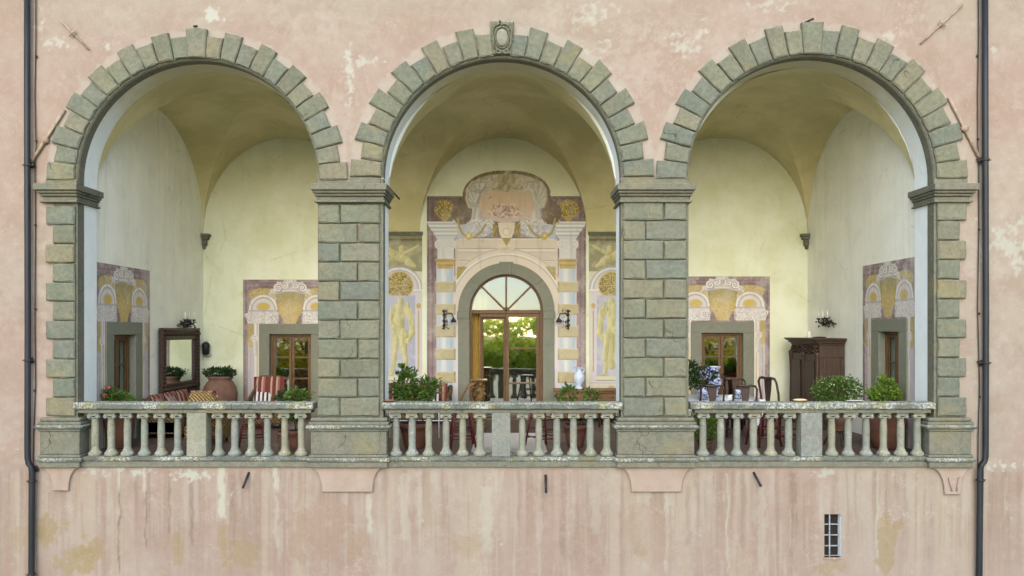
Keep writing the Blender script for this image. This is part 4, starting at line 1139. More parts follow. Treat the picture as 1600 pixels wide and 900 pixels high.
        for (a0, b0, a1, b1) in ((30, 284, 42, 282), (42, 282, 54, 286), (54, 286, 61, 296), (61, 296, 62, 312), (62, 312, 58, 323), (58, 323, 50, 325)): c.seg(X(a0), b0, X(a1), b1, 2.3, (212, 208, 186), (150, 144, 120))
        for (a0, b0, a1, b1) in ((26, 287, 36, 292), (36, 292, 42, 300), (42, 300, 47, 316), (47, 316, 52, 322)): c.seg(X(a0), b0, X(a1), b1, 3.2, WS, (140, 138, 134))
        c.volute(X(28), 287.5, 5.5, WS, (120, 118, 112), s)
        c.poly([(X(55), 320), (X(40), 322), (X(36), 345), (X(30), 360), (X(74), 364), (X(66), 352), (X(58), 346), (X(52), 336)], (196, 202, 212))
        c.seg(X(44), 322, X(45), 342, 4.5, WS, LG); c.seg(X(50), 326, X(52), 340, 3, W, (146, 150, 164)); c.volute(X(46), 351, 8, WS, (140, 152, 178), s); c.volute(X(28), 352, 9, WS, (150, 158, 178), -s); c.volute(X(60), 357, 7, WS, (140, 152, 178), s)
        c.poly([(X(66), 350), (X(78), 352), (X(76), 374), (X(34), 370), (X(20), 362), (X(30), 356)], (178, 188, 206), .85)
        mm = ((ax > 18) & (ax < 62) & (y > 346) & (y < 370)) * 1.; c.swirl(mm * (np.sign(s_) == s), .22, WS, (136, 152, 184), 40, .65)
        # festoons
        pts = [(76, 342), (74, 354), (70, 364), (62, 370), (50, 370), (40, 362), (34, 352)]
        for p, q2 in zip(pts[:-1], pts[1:]): c.seg(X(p[0]), p[1], X(q2[0]), q2[1], 1.8, (196, 172, 70), (128, 110, 44))
        c.ell(X(59), 369, 6, 6, (190, 166, 66)); c.ell(X(59), 368, 2.6, 2.6, (218, 200, 112))
        c.seg(X(19), 352, X(15), 366, 3, (176, 150, 62), (120, 100, 40)); c.seg(X(15), 354, X(20), 368, 2.4, (176, 150, 62), (120, 100, 40))
    # sky oval with drifting cloud group
    d = np.hypot(s_ / 44, (y - 322) / 26)
    ov = ((d ** 2.6) < 1) | ((np.abs(s_) < 40) & (y > 302) & (y < 345))
    ov = ov & (y > 297 + 3 * np.cos(s_ / 7))
    c.put(ov * 1., (206, 178, 146)); c.put(ov * sst(y, 318, 345) * .7, (196, 184, 184)); c.put(ov * (1 - sst(y, 298, 314)) * .4, (196, 180, 150)); c.put(ov * sst(ax, 30, 46) * .5, (206, 180, 172))
    blob = np.clip(1 - np.hypot(s_ / 34, (y - 331) / 15), 0, 1)
    q1 = fbm(x / 6.5, y / 5.5, 71, 3); q2 = fbm(x / 3.2, y / 2.8, 75, 3)
    bm = sst(blob + (q1 - .5) * .9, .12, .3)
    c.put(bm * ov * .8, (196, 168, 156)); c.put(bm * ov * sst(q2, .48, .6) * .8, (222, 204, 190)); c.put(bm * ov * sst(1 - q2, .54, .66) * .75, (142, 106, 104)); c.put(bm * ov * sst(1 - q1, .6, .72) * .4, (120, 90, 90))
    # crest
    for (a, b, a2, b2, r) in ((0, 290, 0, 276, 7), (0, 276, 3, 269, 5), (-5, 284, -11, 291, 5), (6, 284, 13, 291, 5), (-13, 290, -20, 293, 4), (14, 290, 21, 293, 4), (0, 292, 0, 296, 4), (7, 276, 9, 282, 4), (-6, 276, -8, 282, 4)):
        c.seg(791.5 + a, b, 791.5 + a2, b2, r, (204, 196, 162), (142, 132, 98))
    ln = np.abs(fbm(x / 5, y / 5, 81, 3) - .5); orn = ((ax < 64) & (ax > 14) & (y > 268) & (y < 300)) | ((ax < 66) & (ax > 18) & (y > 340) & (y < 372))
    c.put(orn * halo_soft(c) * (1 - sst(ln, .006, .02)) * .5, (128, 120, 116)); c.put(orn * halo_soft(c) * sst(fbm(x / 4, y / 4, 85, 3), .56, .64) * .45, (228, 224, 214))
    # lower mask and drop
    c.poly([(778, 348), (805, 348), (803, 364), (797, 376), (786, 376), (780, 364)], (216, 208, 190)); c.ell(791.5, 362, 7, 8, (224, 218, 200)); c.ring(791.5, 362, 5, 6.4, (168, 160, 144), .7)
    c.poly([(784, 372), (799, 372), (791.5, 385)], (164, 142, 60))
    for i in range(9):
        a = PI * (i + .5) / 9; c.seg(791.5, 386, 791.5 + 13 * math.cos(a), 386 + 9 * math.sin(a), 1.8, (222, 214, 194), (176, 166, 146))
    # age
    c.put(sst(f * .5 + n * .5, .54, .7) * .22, (206, 198, 180)); c.put(sst(fbm(x / 4, y / 40, 33, 3), .6, .75) * .25, (150, 142, 132))
    c.put(sst(fbm(x / 60, y / 60, 36, 4), .5, .7) * .22, (196, 190, 176))
def photo_grid(x0, x1, y0, y1, step, y_):
    a = np.arange(x0, x1 + .01, step); b = np.arange(y0, y1 + .01, step); U, V = np.meshgrid(a, b)
    return U, V
t = thing('central_fresco', 'tall illusionistic fresco of banded columns and a scrolled cartouche around the central arched door', 'wall painting', (CXD, YB - .004, FL))
U, V = photo_grid(667, 916, 265, 656, .8, YB)
c = Canvas(U, V, (120, 100, 110))
hs = np.abs(U - 791.5)
halo = ((hs / 69.5) ** 2.4 + (np.clip(308 - V, 0, 99) / 42) ** 2.2 < 1) & (V < 346) & (hs < 69)
halo |= (V >= 307) & (V < 352) & (np.hypot(hs - 66, V - 332) < 20)
c.hal = halo * 1.
central(c)
shape = (V >= 306.5) | halo
UC, VC = (U[:-1, :-1] + U[1:, 1:]) / 2, (V[:-1, :-1] + V[1:, 1:]) / 2
dr = (np.hypot(UC - 791, VC - 486) < 73) & (VC < 487) | (np.abs(UC - 791) < 73) & (VC >= 486)
mk = (shape[:-1, :-1] & shape[1:, 1:]) & ~dr
PX3 = (U - 790) / S(YB); PZ3 = CZ - (V - 515) / S(YB)
grid_object('painted_panel', U, V, np.stack([PX3 - CXD, np.zeros_like(U), PZ3 - FL], -1), haze_col(c.c), mk, M['fresco'], t)

# painted niches with statues
def niche(c, cx, flip):
    x, y = c.x, c.y; f = -1 if flip else 1; X = lambda a: cx + f * a
    s_ = (x - cx) * f; ax = np.abs(s_); n = fbm(x / 9, y / 9, 50, 4)
    CRM, LV, LG = (206, 200, 172), (190, 190, 204), (158, 160, 172); ST, SD = (212, 206, 146), (158, 150, 92); O, OD = (180, 158, 74), (120, 104, 52)
    c.put(np.ones_like(x), CRM); c.put(sst(n, .45, .65) * .4, (214, 206, 190))
    c.put((y < 424) * 1., (140, 138, 102)); c.put((y < 424) * sst(n, .4, .6) * .6, (164, 160, 122))
    for (y0, y1, col) in ((362, 365, (130, 126, 86)), (365, 367.5, (86, 82, 52)), (367.5, 374, (124, 120, 82)), (374, 376, (80, 78, 50)), (376, 379, (132, 128, 90))): c.rect(0, 2000, y0, y1, col)
    # reclining frieze figure
    for (a, b, a2, b2, r, r2) in ((-10, 398, 6, 404, 8, 7), (6, 402, 16, 408, 6, 4), (-8, 396, -16, 388, 4, 3), (4, 392, 4, 388, 5, 5), (8, 396, 20, 390, 3.4, 2.6), (20, 390, 30, 384, 2.6, 2), (-14, 406, -24, 402, 6, 4), (-22, 396, -18, 408, 5, 6), (14, 410, 24, 416, 6, 3)):
        c.seg(X(a), b, X(a2), b2, r, ST, SD, 1, r2)
    # arch
    arch = (np.hypot(s_, y - 452) < 34) & (y <= 452) | (ax < 34) & (y > 452) & (y < 600)
    c.put(arch * 1., (200, 196, 200))
    c.ring(cx, 452, 34, 36.5, LG, .8, 452); c.ring(cx, 452, 28.5, 31, LG, .7, 452); c.ring(cx, 452, 31, 34, (222, 220, 216), .8, 452)
    c.rect(cx - 36, cx + 36, 452, 455, (220, 216, 206)); c.rect(cx - 36, cx + 36, 455, 456.2, LG)
    inn = (ax < 25) & (y > 462) & (y < 590)
    c.put(inn * 1., (176, 178, 198)); c.put(inn * sst(s_, -5, 24) * .6, (150, 158, 186)); c.put(inn * sst(n, .5, .65) * .4, (192, 190, 198))
    dg = np.hypot(s_, (y - 446) / 1.0)
    gm = (dg < 22) & (y < 462); c.put(gm * 1., OD); c.swirl(gm * 1., .34, (210, 188, 96), (96, 82, 40), 61, 1.0); c.put(gm * (np.abs(np.sin(np.arctan2(y - 446, s_) * 4)) < .16) * .6, (204, 184, 96))
    c.ring(cx, 446, 20.5, 22.5, (198, 178, 100), 1, 462)
    for s in (-1, 1): c.rect(cx + s * 30 - 1.4, cx + s * 30 + 1.4, 485, 582, (186, 160, 106)); c.ell(cx + s * 30, 478, 3.5, 4.5, (190, 158, 90))
    # statue
    body = [((2, 470), (2, 472), 5.4, 5.4), ((0, 484), (-1, 500), 10.5, 9), ((-1, 500), (-2, 516), 9.5, 10.5), ((-9, 482), (-14, 500), 4.2, 3.4), ((-14, 500), (-8, 512), 3.2, 2.6), ((10, 482), (15, 494), 4.2, 3.6), ((15, 494), (13, 474), 3.2, 2.6),
            ((-5, 520), (-7, 550), 7, 4.8), ((-7, 550), (-11, 582), 4.8, 3.2), ((5, 520), (7, 548), 7.5, 5.2), ((7, 548), (12, 582), 5, 3.2), ((-11, 584), (-16, 586), 2.6, 2), ((12, 584), (18, 586), 2.6, 2), ((17, 486), (20, 520), 4.5, 5), ((20, 520), (12, 534), 5, 4), ((-8, 512), (10, 524), 5, 5)]
    if flip: body += [((-4, 524), (-8, 566), 7, 6), ((4, 524), (2, 572), 7, 6), ((8, 524), (12, 560), 5, 5)]
    for (a, b, r, r2) in body: c.seg(X(a[0]), a[1], X(b[0]), b[1], r, ST, SD, 1, r2)
    fold = fbm(x / 3, y / 14, 66, 3)
    bodym = (np.abs(c.c[..., 0] / (c.c[..., 2] + 1e-3) - 2.4) < .9) & inn
    c.put(bodym * sst(fold, .55, .7) * .4, SD); c.put(bodym * sst(1 - fold, .56, .7) * .4, (220, 214, 160))
    c.poly([(cx - 24, 588), (cx + 24, 588), (cx + 26, 594), (cx - 26, 594)], (212, 204, 160)); c.rect(cx - 26, cx + 26, 594, 595.4, (150, 146, 110))
    c.rect(0, 2000, 598, 599.4, LG, .6); c.ell(cx + f * 2, 608, 6, 6, (190, 166, 120)); c.ell(cx + f * 2, 608, 2.6, 2.6, (150, 124, 84))
    for s in (-1, 1):
        c.volute(cx + s * 18, 616, 6, (206, 198, 186), (170, 160, 158), s)
    c.put(sst(n, .55, .7) * .2, (208, 200, 180)); c.put(sst(fbm(x / 4, y / 30, 70, 3), .6, .75) * .25, (176, 168, 148))
for (x0, x1, cx, fl, lab) in ((586, 660, 624, 0, 'painted niche with a pale yellow male statue, left of the central door'), (920, 994, 957, 1, 'painted niche with a pale yellow draped statue, right of the central door')):
    U, V = photo_grid(x0, x1, 362, 656, .8, YB); c = Canvas(U, V, (200, 190, 170)); niche(c, cx, fl)
    bx = PX(cx, YB); t = thing('niche_fresco', lab, 'wall painting', (bx, YB - .004, FL), 0, 'painted statue niches')
    grid_object('painted_panel', U, V, np.stack([(U - 790) / S(YB) - bx, np.zeros_like(U), CZ - (V - 515) / S(YB) - FL], -1), haze_col(c.c), np.ones((U.shape[0] - 1, U.shape[1] - 1), bool), M['fresco'], t)
    # painted cornice has a slim real ledge
    mb = MB(); mb.box(PX(x0 - 1, YB) - bx, PX(x1 + 1, YB) - bx, -.035, .0, PZ(368, YB) - FL, PZ(362, YB) - FL, .008); mb.build('ledge', M['stone_body'], t)
# ------------------------------------------------------------------ doors
def leaf(t, x0, x1, z0, z1, rows, stile=.065, d=0, mat='frame_wood', gl='glass', panel=0.0, opening=0):
    mb = MB(); w_ = x1 - x0
    mb.box(0, stile, -.02, .02, 0, z1 - z0, .004); mb.box(w_ - stile, w_, -.02, .02, 0, z1 - z0, .004)
    zz = [panel] + [panel + (z1 - z0 - panel) * (i + 1) / rows for i in range(rows)]
    if panel: mb.box(stile, w_ - stile, -.018, .018, 0, stile * 1.4, .004); mb.box(stile, w_ - stile, -.008, .008, stile * 1.4, panel - stile * .4)
    bars = []
    for i, z in enumerate(zz):
        h = stile * (.55 if 0 < i < len(zz) - 1 else 1.0)
        lo, hi = (z - h / 2, z + h / 2) if 0 < i < len(zz) - 1 else ((z, z + h) if i == 0 else (z - h, z))
        mb.box(stile, w_ - stile, -.018, .018, lo, hi, .003); bars.append((lo, hi))
    o = mb.build('door_leaf', M[mat], t, (x0, d, z0)); o.rotation_euler = (0, 0, opening)
    for a, b in zip(bars[:-1], bars[1:]):
        g = MB(); g.box(stile, w_ - stile, -.003, .003, a[1], b[0]); g.build('pane', M[gl], o)
    return o
def stone_door(lab, cx, cy, rz, w_, h_, ow, oh, gl='glass'):
    """w_,h_ opening; ow,oh outer size of the stone surround"""
    t = thing('glazed_door', lab, 'door', (cx, cy, FL), rz, 'small glazed doors in stone surrounds')
    for s in (-1, 1):
        mb = MB(); mb.box(min(s * w_ / 2, s * ow / 2), max(s * w_ / 2, s * ow / 2), -.03, .1, 0, h_, .006); mb.build('stone_jamb', M['door_stone'], t)
    mb = MB(); mb.box(-ow / 2, ow / 2, -.03, .1, h_ + .001, oh, .006); mb.build('stone_lintel', M['door_stone'], t)
    mb = MB(); f = .055
    mb.box(-w_ / 2, -w_ / 2 + f, .1, .2, 0, h_, .004); mb.box(w_ / 2 - f, w_ / 2, .1, .2, 0, h_, .004); mb.box(-w_ / 2 + f, w_ / 2 - f, .1, .2, h_ - f, h_, .004)
    mb.build('door_frame', M['frame_wood'], t)
    leaf(t, -w_ / 2 + f, -.005, 0, h_ - f, 3, .06, .15, panel=.45, gl=gl); l2 = leaf(t, .005, w_ / 2 - f, 0, h_ - f, 3, .06, .15, panel=.45, gl=gl)
    mb = MB(); mb.box(.02, .04, -.05, -.02, 1.0, 1.12, .004); mb.build('handle', M['iron'], l2)
    return t
stone_door('glazed two leaf door with yellow reflections, behind the striped armchair', (DL[0] + DL[1]) / 2, YB, 0, DL[1] - DL[0], DL[2] - FL, 97.3 / 63.15, PZ(506, YB) - FL)
stone_door('glazed two leaf door behind the dining table and its blue and white vase', (DR[0] + DR[1]) / 2, YB, 0, DR[1] - DR[0], DR[2] - FL, 99 / 63.15, PZ(503, YB) - FL)
stone_door('narrow looking glazed door in the left side wall, behind the red geranium', XL, 1.82, PI / 2, .90, 2.23 - FL, 1.5, 2.48 - FL, 'glass_dark')
stone_door('narrow looking glazed door in the right side wall, between wardrobe and outer arch', XR, 1.70, -PI / 2, .82, 2.29 - FL, 1.46, 2.54 - FL, 'glass_dark')

# central door
t = thing('arched_door', 'tall central arched door with fanlight and tall wood framed glass leaves', 'door', (CXD, YB, FL))
k = S(YB); RO = 75.3 / k
zz = ZD - FL
for s in (-1, 1):
    mb = MB(); mb.box(min(s * RD, s * RO), max(s * RD, s * RO), -.035, .1, 0, zz - .2, .006); mb.build('stone_jamb', M['door_stone'], t)
    mb = MB(); mb.box(min(s * (RD - .0), s * (RO + .02)), max(s * (RD - .0), s * (RO + .02)), -.055, .1, zz - .198, zz - .002, .01); mb.build('stone_impost', M['door_stone'], t)
for i, (a0, a1) in enumerate(((0, 41), (41.4, 83), (97, 138.6), (139, 180))):
    mb = MB(); n = 10; P = [(RD * math.cos(math.radians(a0 + (a1 - a0) * j / n)), zz + RD * math.sin(math.radians(a0 + (a1 - a0) * j / n))) for j in range(n + 1)] + [(RO * math.cos(math.radians(a1 + (a0 - a1) * j / n)), zz + RO * math.sin(math.radians(a1 + (a0 - a1) * j / n))) for j in range(n + 1)]
    mb.block(P[::-1], -.035, .1, .006); mb.build('arch_stone', M['door_stone'], t)
mb = MB(); P = [(math.sin(math.radians(a)) * r, zz + math.cos(math.radians(a)) * r) for a, r in ((-6.8, RD), (6.8, RD), (8.2, RO + .035), (-8.2, RO + .035))]; mb.block(P, -.055, .1, .01); mb.build('keystone', M['door_stone'], t)
# wooden frame: outer arch, transom
mb = MB(); n = 40; vs = []
for i in range(n + 1):
    a = PI * i / n
    for (r, y) in ((RD, .1), (RD, .2), (RD - .055, .2), (RD - .055, .1)): vs.append((r * math.cos(a), y, zz + r * math.sin(a)))
mb.add(vs, [(i * 4 + j, i * 4 + (j + 1) % 4, i * 4 + 4 + (j + 1) % 4, i * 4 + 4 + j) for i in range(n) for j in range(4)])
mb.box(-RD, -RD + .06, .1, .2, 0, zz, .004); mb.box(RD - .075, RD, .1, .2, 0, zz, .004); mb.box(-RD + .06, RD - .075, .1, .2, zz - .06, zz + .03, .006)
fr_ = mb.build('door_frame', M['frame_wood'], t)
mb = MB()
for a in (90, 45, 135): mb.bar((0, .12, zz), ((RD - .04) * math.cos(math.radians(a)), .12, zz + (RD - .04) * math.sin(math.radians(a))), .05, .05)
mb.lathe([(.001, .1), (.08, .11), (.08, .16), (.001, .165)], (0, 0, zz + .03), 12, 1, 1, 'y'); mb.build('fanlight_bars', M['frame_wood'], t)
for i in range(4):
    a0, a1 = 45 * i + 1, 45 * i + 44; mb = MB(); P = [(0.02 * math.cos(math.radians((a0 + a1) / 2)), zz + .03)] + [((RD - .05) * math.cos(math.radians(a0 + (a1 - a0) * j / 8)), zz + .005 + (RD - .05) * math.sin(math.radians(a0 + (a1 - a0) * j / 8))) for j in range(9)]
    mb.ext(P[::-1], .145, .15); mb.build('fanlight_pane', M['glass_fan'] if 'glass_fan' in M else M['glass'], t)
xa = PX(790, YB) - CXD
leaf(t, xa, RD - .076, .0, zz - .062, 3, .085, .15)
leaf(t, PX(752, YB) - CXD, xa - .004, .0, zz - .15, 1, .05, .24)
mb = MB(); mb.box(PX(752, YB) - CXD, xa - .01, .14, .18, zz - .15, zz - .062, .004); mb.box(PX(750, YB) - CXD, PX(752.5, YB) - CXD, .14, .18, 0, zz - .062, .004); mb.build('side_mullion', M['frame_wood'], t)
cu = MB(); vs = []; n = 30  # added sheet standing in for the yellow room wall, placed to catch sun
for i in range(n + 1):
    x = PX(735, YB) + (.42) * i / n; y = YB + .42 + .03 * math.sin(i * 1.4)
    vs += [(x, y, FL), (x, y, 3.2)]
cu.add(vs, [(2 * i, 2 * i + 2, 2 * i + 3, 2 * i + 1) for i in range(n)], True)
tag(cu.build('stand_in_wall', M['stand_in_wall_yellow'], fix=False), 'added yellow sheet standing in for the sunlit room wall just inside the left edge of the central door', 'stand_in_wall')

# ------------------------------------------------------------------ foliage helpers
def leaves(mb, c, r, n, size, rnd, hollow=.55, flat=0, top=False, asp=.5):
    for _ in range(n):
        while True:
            d = Vector((rnd.gauss(0, 1), rnd.gauss(0, 1), rnd.gauss(0, 1)))
            if d.length > .1: break
        d.normalize()
        if top and d.z < -.3: d.z = -d.z * .5
        rr = hollow + (1 - hollow) * rnd.random() ** .6
        p = Vector((c[0] + d.x * r[0] * rr, c[1] + d.y * r[1] * rr, c[2] + d.z * r[2] * rr))
        a = (d + Vector((rnd.uniform(-.8, .8), rnd.uniform(-.8, .8), rnd.uniform(-.5, .8)))).normalized()
        b = a.cross(Vector((rnd.uniform(-1, 1), rnd.uniform(-1, 1), rnd.uniform(-1, 1))))
        if b.length < .05: continue
        b.normalize(); s = size * rnd.uniform(.6, 1.25); nn = a.cross(b) * s * .12
        mb.add([p, p + a * s * .5 + b * s * asp * .5 + nn, p + a * s, p + a * s * .5 - b * s * asp * .5 + nn], [(0, 1, 2, 3)])
def potted(name, lab, cat, x, y, z, pot, mp, fol, ml, flowers=None, group=None, seed=0, stems=0, soil=True):
    """pot: profile from z; fol: list of (centre, radii, count, leaf size)"""
    rnd = random.Random(seed); t = thing(name, lab, cat, (x, y, z), 0, group)
    if pot:
        mb = MB(); mb.lathe(pot, (0, 0, 0), 22); mb.build('pot', M[mp], t)
        zt = pot[-1][1]; mb = MB(); mb.lathe([(.001, zt - .01), (pot[-1][0] * .98, zt + .012), (.001, zt + .03)], (0, 0, 0), 14); mb.build('soil', M['soil'], t)
    mb = MB()
    for (c, r, n, s) in fol:
        leaves(mb, c, r, n, s, rnd, .3)
        for q in range(max(3, n // 45)):
            d = Vector((rnd.gauss(0, 1), rnd.gauss(0, 1), abs(rnd.gauss(0, 1)) * .8)).normalized(); k_ = rnd.uniform(.9, 1.22)
            leaves(mb, (c[0] + d.x * r[0] * k_, c[1] + d.y * r[1] * k_, c[2] + d.z * r[2] * k_), (s * .7, s * .7, s * .7), rnd.randint(4, 11), s * .9, rnd, .1)
    mb.build('foliage', M[ml], t, fix=False)
    if stems:
        mb = MB()
        for i in range(stems):
            c = fol[i % len(fol)][0]; q = Vector((c[0] + rnd.uniform(-.1, .1), c[1] + rnd.uniform(-.1, .1), c[2] + .1))
            mb.tube([(q.x * .3, q.y * .3, (pot[-1][1] if pot else 0) - .02), (q.x * .7, q.y * .7, q.z * .55), q], .008, 5, .004)
        mb.build('stem', M['bark'], t)
    if flowers:
        (mat, n, s, cs) = flowers; mb = MB()
        for (c, r) in cs:
            for _ in range(n):
                d = Vector((rnd.gauss(0, 1), rnd.gauss(0, 1) - .5, rnd.gauss(0, 1) + .2)).normalized()
                mb.ball((c[0] + d.x * r[0], c[1] + d.y * r[1], c[2] + d.z * r[2]), s * rnd.uniform(.6, 1.1), 6, 4)
        fo = mb.build('flowers', M[mat], t)
        if n > 30: fo['kind'] = 'stuff'
    return t
def at(px_, y): return PX(px_, y)

# ---- left bay
potted('geranium_pot', 'pink red geranium in a terracotta pot at the far left end of the loggia', 'potted plant', at(187, 1.0), 1.0, FL,
       [(.16, 0), (.19, .02), (.24, .25), (.27, .5), (.29, .62), (.31, .64), (.31, .70), (.285, .71)], 'terracotta', [((0, 0, .86), (.26, .2, .16), 520, .075), ((-.12, -.05, .98), (.12, .12, .15), 200, .07)], 'leaf',
       ('petal_red', 7, .018, [((-.17, -.12, 1.12), (.035, .035, .035)), ((-.2, -.15, .98), (.03, .03, .03)), ((.0, -.2, .86), (.02, .02, .02))]), seed=2, stems=6)
jar = [(.2, 0), (.24, .02), (.33, .25), (.39, .5), (.40, .68), (.37, .84), (.29, .96), (.25, 1.0), (.27, 1.02), (.29, 1.05), (.29, 1.09), (.255, 1.1)]
potted('oil_jar', 'big round terracotta oil jar planted with dark leaves in the corner by the mirror', 'terracotta jar', at(344, 5.2), 5.2, FL, jar, 'terracotta_pale', [((0, 0, 1.16), (.36, .28, .13), 900, .07), ((.22, -.1, 1.2), (.12, .12, .1), 120, .06)], 'leaf_dark', seed=5)
# mirror
t = thing('wall_mirror', 'large mirror in a wide dark carved frame on the left side wall above the sofa', 'mirror', (XL + .05, 4.34, .88))
YL, ZH, fw = 2.12, 1.49, .27
mb = MB()
rnd = random.Random(4)
for (a0, a1, b0, b1) in ((-YL / 2, YL / 2, 0, fw), (-YL / 2, YL / 2, ZH - fw, ZH), (-YL / 2, -YL / 2 + fw, fw, ZH - fw), (YL / 2 - fw, YL / 2, fw, ZH - fw)):
    mb.box(0, .07, a0, a1, b0, b1, .015)
mb.box(.05, .1, -YL / 2, YL / 2, 0, .06, .01); mb.box(.05, .1, -YL / 2, YL / 2, ZH - .06, ZH, .01); mb.box(.05, .1, -YL / 2, -YL / 2 + .06, .06, ZH - .06, .01); mb.box(.05, .1, YL / 2 - .06, YL / 2, .06, ZH - .06, .01)
mb.build('frame', M['dark_carved'] if 'dark_carved' in M else M['chair_wood'], t)
mb = MB()
for i in range(90):
    s_ = i / 90 * 2 * (YL + ZH)
    if s_ < YL: y_, z_ = -YL / 2 + s_, fw / 2
    elif s_ < YL + ZH: y_, z_ = YL / 2 - fw / 2, s_ - YL
    elif s_ < 2 * YL + ZH: y_, z_ = YL / 2 - (s_ - YL - ZH), ZH - fw / 2
    else: y_, z_ = -YL / 2 + fw / 2, ZH - (s_ - 2 * YL - ZH)
    mb.ball((.075, y_, z_), .045, 6, 4)
mb.build('carving', M['chair_wood'], t)
mb = MB(); mb.box(.02, .03, -YL / 2 + fw, YL / 2 - fw, fw, ZH - fw); mb.build('glass', M['mirror'], t)
# wall sconces
def sconce(lab, x, y, z, rz, seed):
    t = thing('candle_sconce', lab, 'wall light', (x, y, z), rz, 'leafy iron candle sconces')
    mb = MB(); rnd = random.Random(seed)
    for s_ in (-1, 0, 1):
        mb.tube([(0, 0, 0), (s_ * .12, -.08, -.06), (s_ * .24, -.14, -.02), (s_ * .26, -.15, .05)], .014, 6)
        mb.lathe([(.03, 0), (.05, .01), (.04, .03)], (s_ * .26, -.15, .05), 8)
    mb.build('arms', M['iron'], t)
    mb = MB()
    for i in range(130): 
        a = rnd.uniform(-.34, .34); mb2 = (a, -.08 + rnd.uniform(-.06, .06), -.03 + rnd.uniform(-.08, .09) * (1 - abs(a) * 1.5))
        leaves(mb, mb2, (.02, .02, .02), 1, .075, rnd)
    mb.build('iron_leaves', M['iron'], t, fix=False)
    for s_ in (-1, 0, 1):
        mb = MB(); mb.lathe([(.019, 0), (.019, .12), (.008, .14), (.012, .16), (.002, .19)], (s_ * .26, -.15, .075), 8); mb.build('candle', M['candle'], t)
sconce('black leafy iron sconce with white candles above the mirror on the left wall', XL + .02, 4.7, 2.49, PI / 2, 1)
sconce('black leafy iron sconce with white candles above the wardrobe on the right wall', XR - .02, 4.6, 2.52, -PI / 2, 2)
# lantern/speaker on back wall
t = thing('wall_lantern', 'small black lantern on the back wall near the corner, above the oil jar', 'wall light', (at(323, YB - .1), YB - .02, PZ(545, YB - .1)))
mb = MB(); mb.lathe([(.05, -.15), (.085, -.12), (.1, .1), (.075, .15), (.02, .17)], (0, -.14, 0), 8); mb.build('housing', M['black'], t)
mb = MB(); mb.tube([(0, 0, .1), (0, -.1, .2), (0, -.14, .17)], .012, 6); mb.tube([(-.05, -.12, -.16), (.02, -.12, -.2), (.11, -.12, -.19), (.12, -.1, -.14)], .008, 5); mb.build('bracket', M['iron'], t)
mb = MB(); mb.ball((0, -.14, .2), .035, 8, 5); mb.build('bulb', M['candle'], t)
